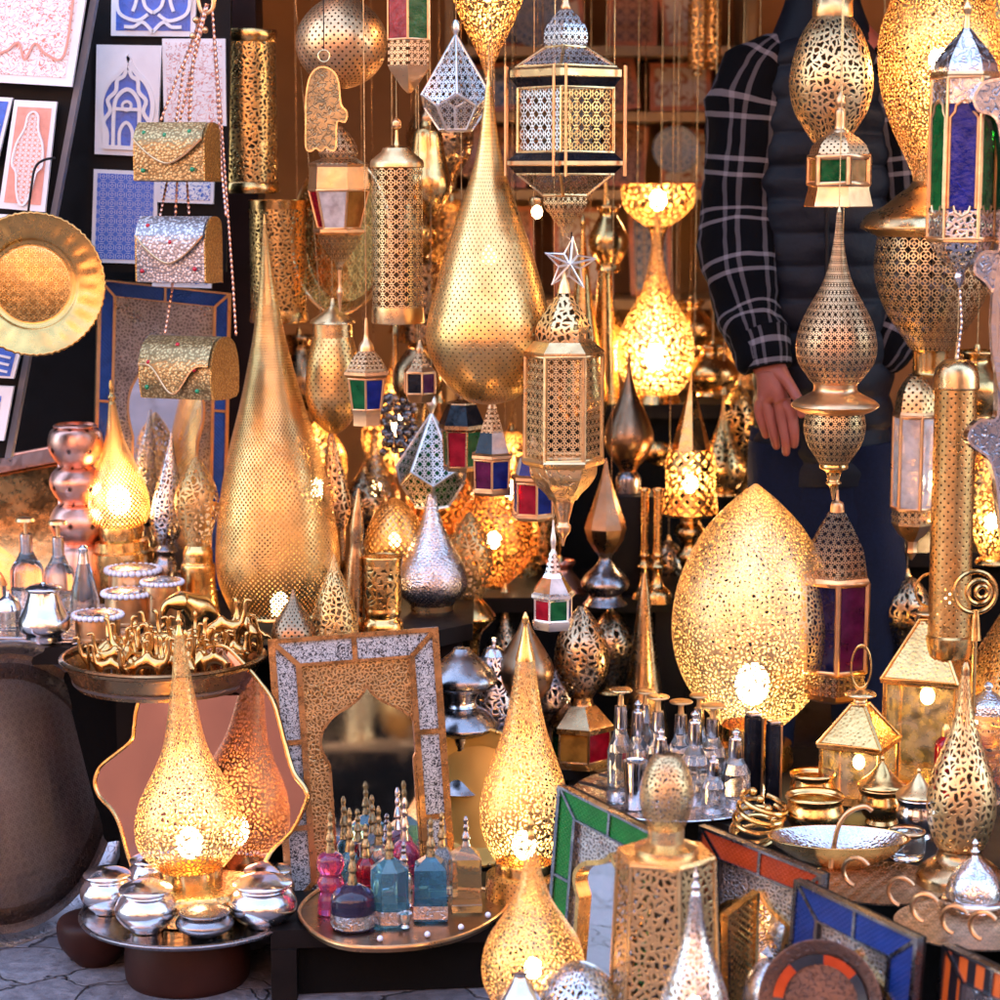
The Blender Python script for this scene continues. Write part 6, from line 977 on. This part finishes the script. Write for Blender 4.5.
# ---- floor lamps in front
t = L('column_lantern', 'six-sided gold column lantern topped by a small pierced egg', 'lantern', 663, Yz(1112, 0), 1112, [('side_panel', 'pale_dense', [(856, 49), (1096, 59)], dict(n=6, ph=12, cell=7.5)), ('top', 'pale_gold', [(851, 0), (851.5, 50), (856, 51)], dict(n=6, ph=12)), ('base', 'pale_gold', [(1096, 59), (1112, 61)], dict(n=6, ph=12, cap=1)), ('egg', 'pale_dense', [(753, 10), (757, 15), (768, 21), (784, 26), (800, 27), (816, 23), (829, 17)], dict(cell=4.4)), ('egg_collar', 'pale_gold', [(828, 18), (841, 18), (843, 22), (846, 32), (862, 34), (864, 30)], dict(smooth=False, cap=1))])
bars(t, 'frame', 'pale_gold', 663, Yz(1112, 0), 1112, [[(856, 49.5), (1096, 59.5)]], 6, 12, 2.2)
L('table_lamp', 'lit gold teardrop lamp standing on the ground in front', 'lamp', 535, 0, 1085, [('shade', 'gold_worm', [(838, 4), (855, 6.5), (875, 11), (900, 20), (920, 33), (938, 45), (958, 51), (978, 51), (998, 43), (1015, 30)], dict(cell=5.4, seg=72)), ('finial', 'gold', [(806, 1), (812, 2), (818, 1.6), (824, 3.6), (829, 2.4), (834, 4), (839, 4.6)]), ('bulb', 'bulb_warm', [(968, 9)]), ('base', 'gold', [(1014, 31), (1018, 40), (1085, 44)], dict(cap=1, smooth=False))], z=0, tilt=-1)
L('ball_lantern', 'silver pierced ball lantern on the ground beside the lit lamp', 'lantern', 577, 0, 1110, [('globe', 'silver_perf', [(962, 3), (966, 16), (976, 29), (990, 39), (1004, 42), (1020, 38), (1036, 26), (1046, 14)], dict(cell=6.5)), ('foot', 'silver', [(1045, 14), (1060, 10), (1100, 12), (1110, 24)], dict(cap=1))], z=0)
L('silver_bottle', 'small plain silver bottle nearest the ground corner of lit lamp', 'bottle', 520, 0, 1125, [('body', 'silver', [(975, 6), (978, 7), (984, 11), (996, 19), (1012, 24), (1060, 25), (1125, 22)], dict(cap=1)), ('mouth', 'dark_silver', [(973, 5), (974, 7), (977, 6)], {})], z=0)
L('table_lamp', 'silver pierced teardrop lamp with ball tip before the column lantern', 'lamp', 692, 0, 1160, [('shade', 'silver_perf', [(894, 5.5), (915, 8), (935, 12), (955, 19), (975, 27), (1000, 34), (1025, 35), (1045, 28)], dict(cell=7, seg=64)), ('finial', 'silver', [(866, .8), (872, 1.6), (877, 3), (881, 2), (886, 5), (890, 3.6), (895, 5.6)]), ('bulb', 'bulb_warm', [(1005, 8)]), ('base', 'silver', [(1044, 28), (1080, 30), (1160, 36)], dict(cap=1))], z=0)
L('ball_lantern', 'cream silver pierced ball lantern between orange and blue mirrors', 'lantern', 768, 0, 1118, [('globe', 'silver_engraved', [(958, 3), (962, 12), (975, 22), (992, 27), (1010, 26), (1030, 16), (1044, 12)], dict(cell=6)), ('foot', 'silver', [(1043, 12), (1070, 9), (1110, 12), (1118, 22)], dict(cap=1))], z=0)
t = thing('lattice_reflection', 'gold lattice panel standing in for a reflection in the orange framed mirror', 'lamp', P(742, 1100, Yz(1100, 0))); Y = Yz(1100, 0); pn = Panel(P(728, 915, Y), P(757, 893, Y+.03), P(752, 1100, Y+.03), P(728, 1100, Y)); pn.o = t.location.copy(); build('lattice', pn.rect(0, 0, 1, 1, -.01, 0, cell=.010), 'gold_diamond', t); build('edge', pn.strip([(0, 0), (1, 0), (1, 1), (0, 1)], .006, -.012, .003, closed=True), 'gold', t)  # panel stands in for lattice reflected in the orange framed mirror

# wares before the dark doorway across the lane (added for the standing mirror's reflection)
t = thing('display_table', 'dark table before the doorway across the lane', 'table', (1.6, -3.6, 0)); build('tabletop', rbox((-.7, -.25, .40), (.7, .25, .44), .005), 'shelf_wood', t)
for x in (-.65, .65):
    for y in (-.2, .2): bm = NB(); box(bm, (x-.03, y-.03, 0), (x+.03, y+.03, .40)); build('leg', bm, 'shelf_wood', t)
def across(src, x, y, z, sc, lab, g=None):
    r0 = [o for o in bpy.data.objects if o.get('label') == src][0]; r = dup(r0, (x, y, z), label=lab, scale=sc)
    for ch in list(r.children):
        if ch.name.startswith('hanging_wire'): bpy.data.objects.remove(ch)
across('long pierced gold cylinder lantern with conical cap hanging by a ring', 1.35, -3.55, .441, 1.6, 'gold cylinder lantern on the table across the lane'); across('low silver perforated incense pot behind the column lantern', 1.75, -3.5, .441, 2., 'silver pot on the table across the lane'); across('tall six-sided gold lantern with lacy panels below the star', 2.1, -3.6, .441, 1.2, 'six-sided gold lantern on the table across the lane'); across('gold jar lantern with conical lid and pin holes above the tall lamp', 1.6, -3.7, .441, 2.2, 'large gold jar lantern on the table across the lane')

# ================================================================== THE MAN (head above the picture, standing behind the lanterns)
YB = 4.34; s = S(250, YB)
def W(u, v, dy=0.): return P(u, v, YB)+Vector((0, dy, 0))
man = thing('person', 'standing man in navy quilted vest and black plaid shirt, arm hanging', 'person', (W(822, 300).x, YB, 0)); mo = man.location
def lm(u, v, dy=0.): return W(u, v, dy)-mo
z_ = lambda v: lm(822, v).z
J = dict(pel=((0, 0, z_(470)), (.09, .06)), bel=((0, 0, z_(380)), (.10, .08)), che=((0, 0, z_(180)), (.12, .09)), nk0=((0, 0, z_(60)), (.10, .08)), nk=((0, 0, z_(15)), .058), nk2=((0, -.005, z_(-10)), .055), hd0=((0, -.02, z_(-45)), (.07, .085)), hd1=((0, -.025, z_(-90)), (.078, .098)), hd2=((0, -.012, z_(-125)), (.055, .07)))
E = [('pel', 'bel'), ('bel', 'che'), ('che', 'nk0'), ('nk0', 'nk'), ('nk', 'nk2'), ('nk2', 'hd0'), ('hd0', 'hd1'), ('hd1', 'hd2')]
def arm(k, sh, el, wr):
    J.update({k+'s': (sh, .062), k+'e': (el, .046), k+'w': (wr, .032)}); E.extend([('nk0', k+'s'), (k+'s', k+'e'), (k+'e', k+'w')])
aR = (lm(746, 92), lm(733, 232, .01), lm(757, 352, -.14)); aL = (lm(898, 92), lm(910, 240, .04), lm(862, 372, -.02)); arm('r', *aR); arm('l', *aL)
hz = z_(470)
for k, x in (('p', -.085), ('q', .085)): J.update({k+'k': ((x*1.1, -.01, .50), .05), k+'a': ((x*1.15, .02, .10), .045), k+'t': ((x*1.25, -.11, .045), .04)}); J[k+'h'] = ((x, 0, hz-.06), .07); E.extend([('pel', k+'h'), (k+'h', k+'k'), (k+'k', k+'a'), (k+'a', k+'t')])
def hand(k, wr, kn, fing, th):
    J[k+'m'] = (kn, .026); E.append((k+'w', k+'m'))
    for i, (a, b, c) in enumerate(fing): J.update({f'{k}f{i}a': (a, .0125), f'{k}f{i}b': (b, .0098), f'{k}f{i}c': (c, .0078)}); E.extend([(k+'m', f'{k}f{i}a'), (f'{k}f{i}a', f'{k}f{i}b'), (f'{k}f{i}b', f'{k}f{i}c')])
    J.update({k+'ta': (th[0], .0115), k+'tb': (th[1], .010), k+'tc': (th[2], .008)}); E.extend([(k+'w', k+'ta'), (k+'ta', k+'tb'), (k+'tb', k+'tc')])
hand('r', aR[2], lm(763, 378, -.15), [(lm(780, 402, -.17), lm(783, 424, -.175), lm(783, 438, -.165)), (lm(771, 406, -.165), lm(775, 430, -.17), lm(776, 446, -.158)), (lm(760, 406, -.155), lm(765, 428, -.158), lm(768, 440, -.146)), (lm(750, 401, -.145), lm(755, 418, -.145), lm(759, 430, -.135))], (lm(777, 374, -.17), lm(787, 392, -.19), lm(789, 408, -.19)))
h0 = lm(858, 395, .0); f_ = lambda x, z: h0+Vector((x, 0, z))
hand('l', aL[2], lm(860, 392, -.02), [(f_(-.03+.02*i, -.03), f_(-.032+.02*i, -.06), f_(-.032+.02*i, -.085)) for i in range(4)], (f_(-.035, .0), f_(-.05, -.025), f_(-.055, -.045)))
me = skin_mesh('body', J, E, 2); me.materials.clear(); me.materials.append(MATS['skin']); b = bpy.data.objects.new('body', me); COL.objects.link(b); b.parent = man
def loft(name, mat, rings, par=None, seg=40, sub=4, close=True, uvw=1.):
    """rings: (centre, rx, ry, axis tilt ignored); smooth through them"""
    q = []
    for i in range(len(rings)-1):
        g = lambda k: rings[min(max(k, 0), len(rings)-1)]
        for k in range(sub):
            t = k/sub; cr = lambda a, b, c, d: .5*(2*b+(c-a)*t+(2*a-5*b+4*c-d)*t*t+(-a+3*b-3*c+d)*t**3)
            r4 = [g(i-1), g(i), g(i+1), g(i+2)]; q.append((cr(*[Vector(r[0]) for r in r4]), cr(*[r[1] for r in r4]), cr(*[r[2] for r in r4])))
    q.append((Vector(rings[-1][0]), rings[-1][1], rings[-1][2])); bm = NB(); uvl = bm.loops.layers.uv.active; rows = []; L_ = 0; ls = []
    for i, (c, rx, ry) in enumerate(q):
        if i: L_ += (c-q[i-1][0]).length
        ls.append(L_); d = (q[min(i+1, len(q)-1)][0]-q[max(i-1, 0)][0]).normalized(); x = Vector((1, 0, 0)); x = (x-d*x.dot(d)).normalized(); y = d.cross(x)
        rows.append([bm.verts.new(c+x*rx*math.cos(2*PI*k/seg+PI/2)+y*ry*math.sin(2*PI*k/seg+PI/2)) for k in range(seg)])
    for i in range(len(q)-1):
        per = 2*PI*max(q[i][1], q[i][2])
        for k in range(seg):
            f = bm.faces.new([rows[i][k], rows[i][(k+1) % seg], rows[i+1][(k+1) % seg], rows[i+1][k]])
            for lp, (a, l) in zip(f.loops, ((k, i), (k+1, i), (k+1, i+1), (k, i+1))): lp[uvl].uv = (a/seg*.5*uvw, ls[l])
    if close: bm.faces.new(rows[0][::-1]); bm.faces.new(rows[-1])
    return build(name, bm, mat, par or man)
def wr(bm_o, amp, sc, seed=0):
    from mathutils import noise
    for v in bm_o.data.vertices: n = noise.noise(Vector((v.co.x*sc, v.co.y*sc, v.co.z*sc*1.6+seed))); v.co += v.normal*n*amp
# sleeves run on a broad shoulder; radii follow the photo's outline (pixels)
sl = lambda k: [(u, v, dy, rx, ry) for u, v, dy, rx, ry in k]
def sleeve(nm, k): 
    o = loft(nm, 'plaid', [(lm(u, v, dy), rx*s, ry*s) for u, v, dy, rx, ry in k], sub=6, seg=48); wr(o, .016, 11, k[0][0]); wr(o, .006, 34, k[0][0]); return o
R1 = sleeve('sleeve', [(790, 50, .02, 14, 30), (768, 66, .01, 34, 40), (750, 100, 0, 41, 44), (745, 150, 0, 41, 43), (741, 210, 0, 40, 42), (740, 260, -.03, 39, 41), (746, 310, -.07, 33, 36), (752, 340, -.12, 27, 30), (757, 356, -.135, 23, 25)])
R2 = sleeve('sleeve', [(855, 50, .02, 14, 30), (876, 66, .01, 34, 40), (895, 100, 0, 42, 46), (904, 150, 0, 43, 46), (910, 210, 0, 43, 46), (913, 260, -.005, 42, 46), (900, 310, -.01, 35, 40), (884, 342, -.02, 26, 30), (874, 356, -.02, 22, 25)])
for c_, o_ in (((757, 350), R1),): o = loft('cuff', 'plaid', [(lm(c_[0]-3, 334, -.115), 30*s, 32*s), (lm(c_[0], 348, -.13), 26*s, 29*s), (lm(c_[0]+2, 362, -.138), 24*s, 27*s)], sub=4); wr(o, .004, 20)
ve = []
for i in range(25):
    t_ = i/24; v = 38+t_*442; rx = 50+24*min(1, t_*5)**.7-7*t_; rx = rx if t_ > .02 else 40; ve.append((lm(822, v, -.01), rx*s, (46+8*math.sin(t_*PI))*s))
o = loft('vest', 'quilt', ve, sub=8, seg=56)
for v in o.data.vertices:
    k = abs(math.sin((v.co.z)*PI/.062)); d_ = Vector((v.co.x, v.co.y, 0)); v.co += d_.normalized()*(.008*k**.5-.003) if d_.length > 1e-5 else Vector()
wr(o, .006, 18); build('zip', tube([lm(818, v, -.118) for v in range(52, 470, 20)], .004, 6), 'iron', o)
loft('collar', 'nylon', [(lm(822, -18, -.005), 34*s, 34*s), (lm(822, 5, -.005), 38*s, 36*s), (lm(822, 40, 0), 52*s, 46*s)], sub=4)
tr = loft('trouser_leg', 'denim', [(lm(788, 440), 40*s, 52*s), (lm(786, 520), 42*s, 46*s), (Vector((-.095, -.005, .52)), .078, .085), (Vector((-.098, .01, .3)), .066, .075), (Vector((-.1, .02, .07)), .06, .07)], sub=5); wr(tr, .008, 14)
tr = loft('trouser_leg', 'denim', [(lm(856, 440), 40*s, 52*s), (lm(858, 520), 42*s, 46*s), (Vector((.095, -.005, .52)), .078, .085), (Vector((.098, .01, .3)), .066, .075), (Vector((.1, .02, .07)), .06, .07)], sub=5); wr(tr, .008, 14, 4)
o = loft('trouser_seat', 'denim', [(lm(822, 425), 72*s, 46*s), (lm(822, 470), 75*s, 50*s), (lm(822, 520), 74*s, 50*s), (lm(822, 548), 60*s, 44*s)], sub=4); wr(o, .006, 14, 2)
for x in (-.105, .105):
    bm = NB(); ball((x, -.05, .05), .062, 18, bm); bmesh.ops.transform(bm, matrix=Matrix.Translation((x, -.05, 0)) @ Matrix.Diagonal((.8, 2.1, .95, 1)) @ Matrix.Translation((-x, .05, 0)), verts=bm.verts[:]); build('shoe', bm, 'shoe', man)
bm = NB(); ball((0, -.002, z_(-104)), .098, 24, bm, sq=1.05); bmesh.ops.delete(bm, geom=[v for v in bm.verts if v.co.z < z_(-92)+.02 and v.co.y < .0], context='VERTS'); build('hair', bm, 'hair', man)
for x in (-.028, .028): build('eye', ball((x, -.112, z_(-82)), .010, 12), 'ceramic_white', man)
build('nose', ball((0, -.122, z_(-68)), .013, 12, sq=1.6), 'skin', man); build('mouth', tube([(-.022, -.108, z_(-52)), (0, -.114, z_(-51)), (.022, -.108, z_(-52))], .004, 8, smooth=4), 'clay', man)
for x in (-.08, .08): build('ear', ball((x, -.015, z_(-72)), .02, 12, sq=1.6), 'skin', man)

# ================================================================== rack, world, sun
t = thing('hanging_rack', 'dark iron rack of rails overhead carrying the lanterns', 'rack', (0, 4.2, ZRAIL)); ys = []
rows = []
for x, y in sorted(HANG, key=lambda a: a[1]):
    if not rows or y-rows[-1][0] > .012: rows.append([y, x])
    else: rows[-1][1] = min(rows[-1][1], x)
for y, x in rows: bm = NB(); box(bm, (min(x-.03, 1.4), y-4.2-.006, .0005), (1.5, y-4.2+.006, .012)); build('rail', bm, 'iron', t)
for x in (-.46, 1.5):
    bm = NB(); box(bm, (x-.012, -1.1, .0125), (x+.012, 1.2, .04)); build('beam', bm, 'iron', t)
    for yy in (-.45, .9): build('hanger', tube([(x, yy, .04), (x, yy, 2.3-ZRAIL)], .008, 8), 'iron', t)
w = bpy.data.worlds.new('World'); SC.world = w; w.use_nodes = True; nt = w.node_tree; bg = nt.nodes['Background']; sk = nt.nodes.new('ShaderNodeTexSky'); sk.sky_type = 'NISHITA'; sk.sun_disc = False
EL, RO = R(50), R(-12); sk.sun_elevation = EL; sk.sun_rotation = RO; sk.air_density = 1.; sk.dust_density = 2.; nt.links.new(sk.outputs[0], bg.inputs[0]); bg.inputs[1].default_value = .15
sun = bpy.data.lights.new('sun', 'SUN'); sun.energy = 5; sun.angle = R(.5); sun.color = (1, .94, .84); so = bpy.data.objects.new('sun', sun); COL.objects.link(so)
d = Vector((math.sin(RO)*math.cos(EL), math.cos(RO)*math.cos(EL), math.sin(EL))); so.rotation_euler = d.to_track_quat('Z', 'Y').to_euler(); so.location = (0, 6, 8)
SC.view_settings.view_transform = 'Standard'; SC.view_settings.look = 'None'; SC.view_settings.exposure = 3.3; SC.view_settings.gamma = 1
SC.render.engine = 'CYCLES'; cy = SC.cycles; cy.use_denoising = True
try: cy.denoiser = 'OPENIMAGEDENOISE'
except Exception: pass
cy.max_bounces = 10; cy.diffuse_bounces = 3; cy.glossy_bounces = 5; cy.transmission_bounces = 8; cy.transparent_max_bounces = 16; cy.sample_clamp_indirect = 4; cy.sample_clamp_direct = 0; cy.caustics_reflective = False; cy.caustics_refractive = False; cy.blur_glossy = .5
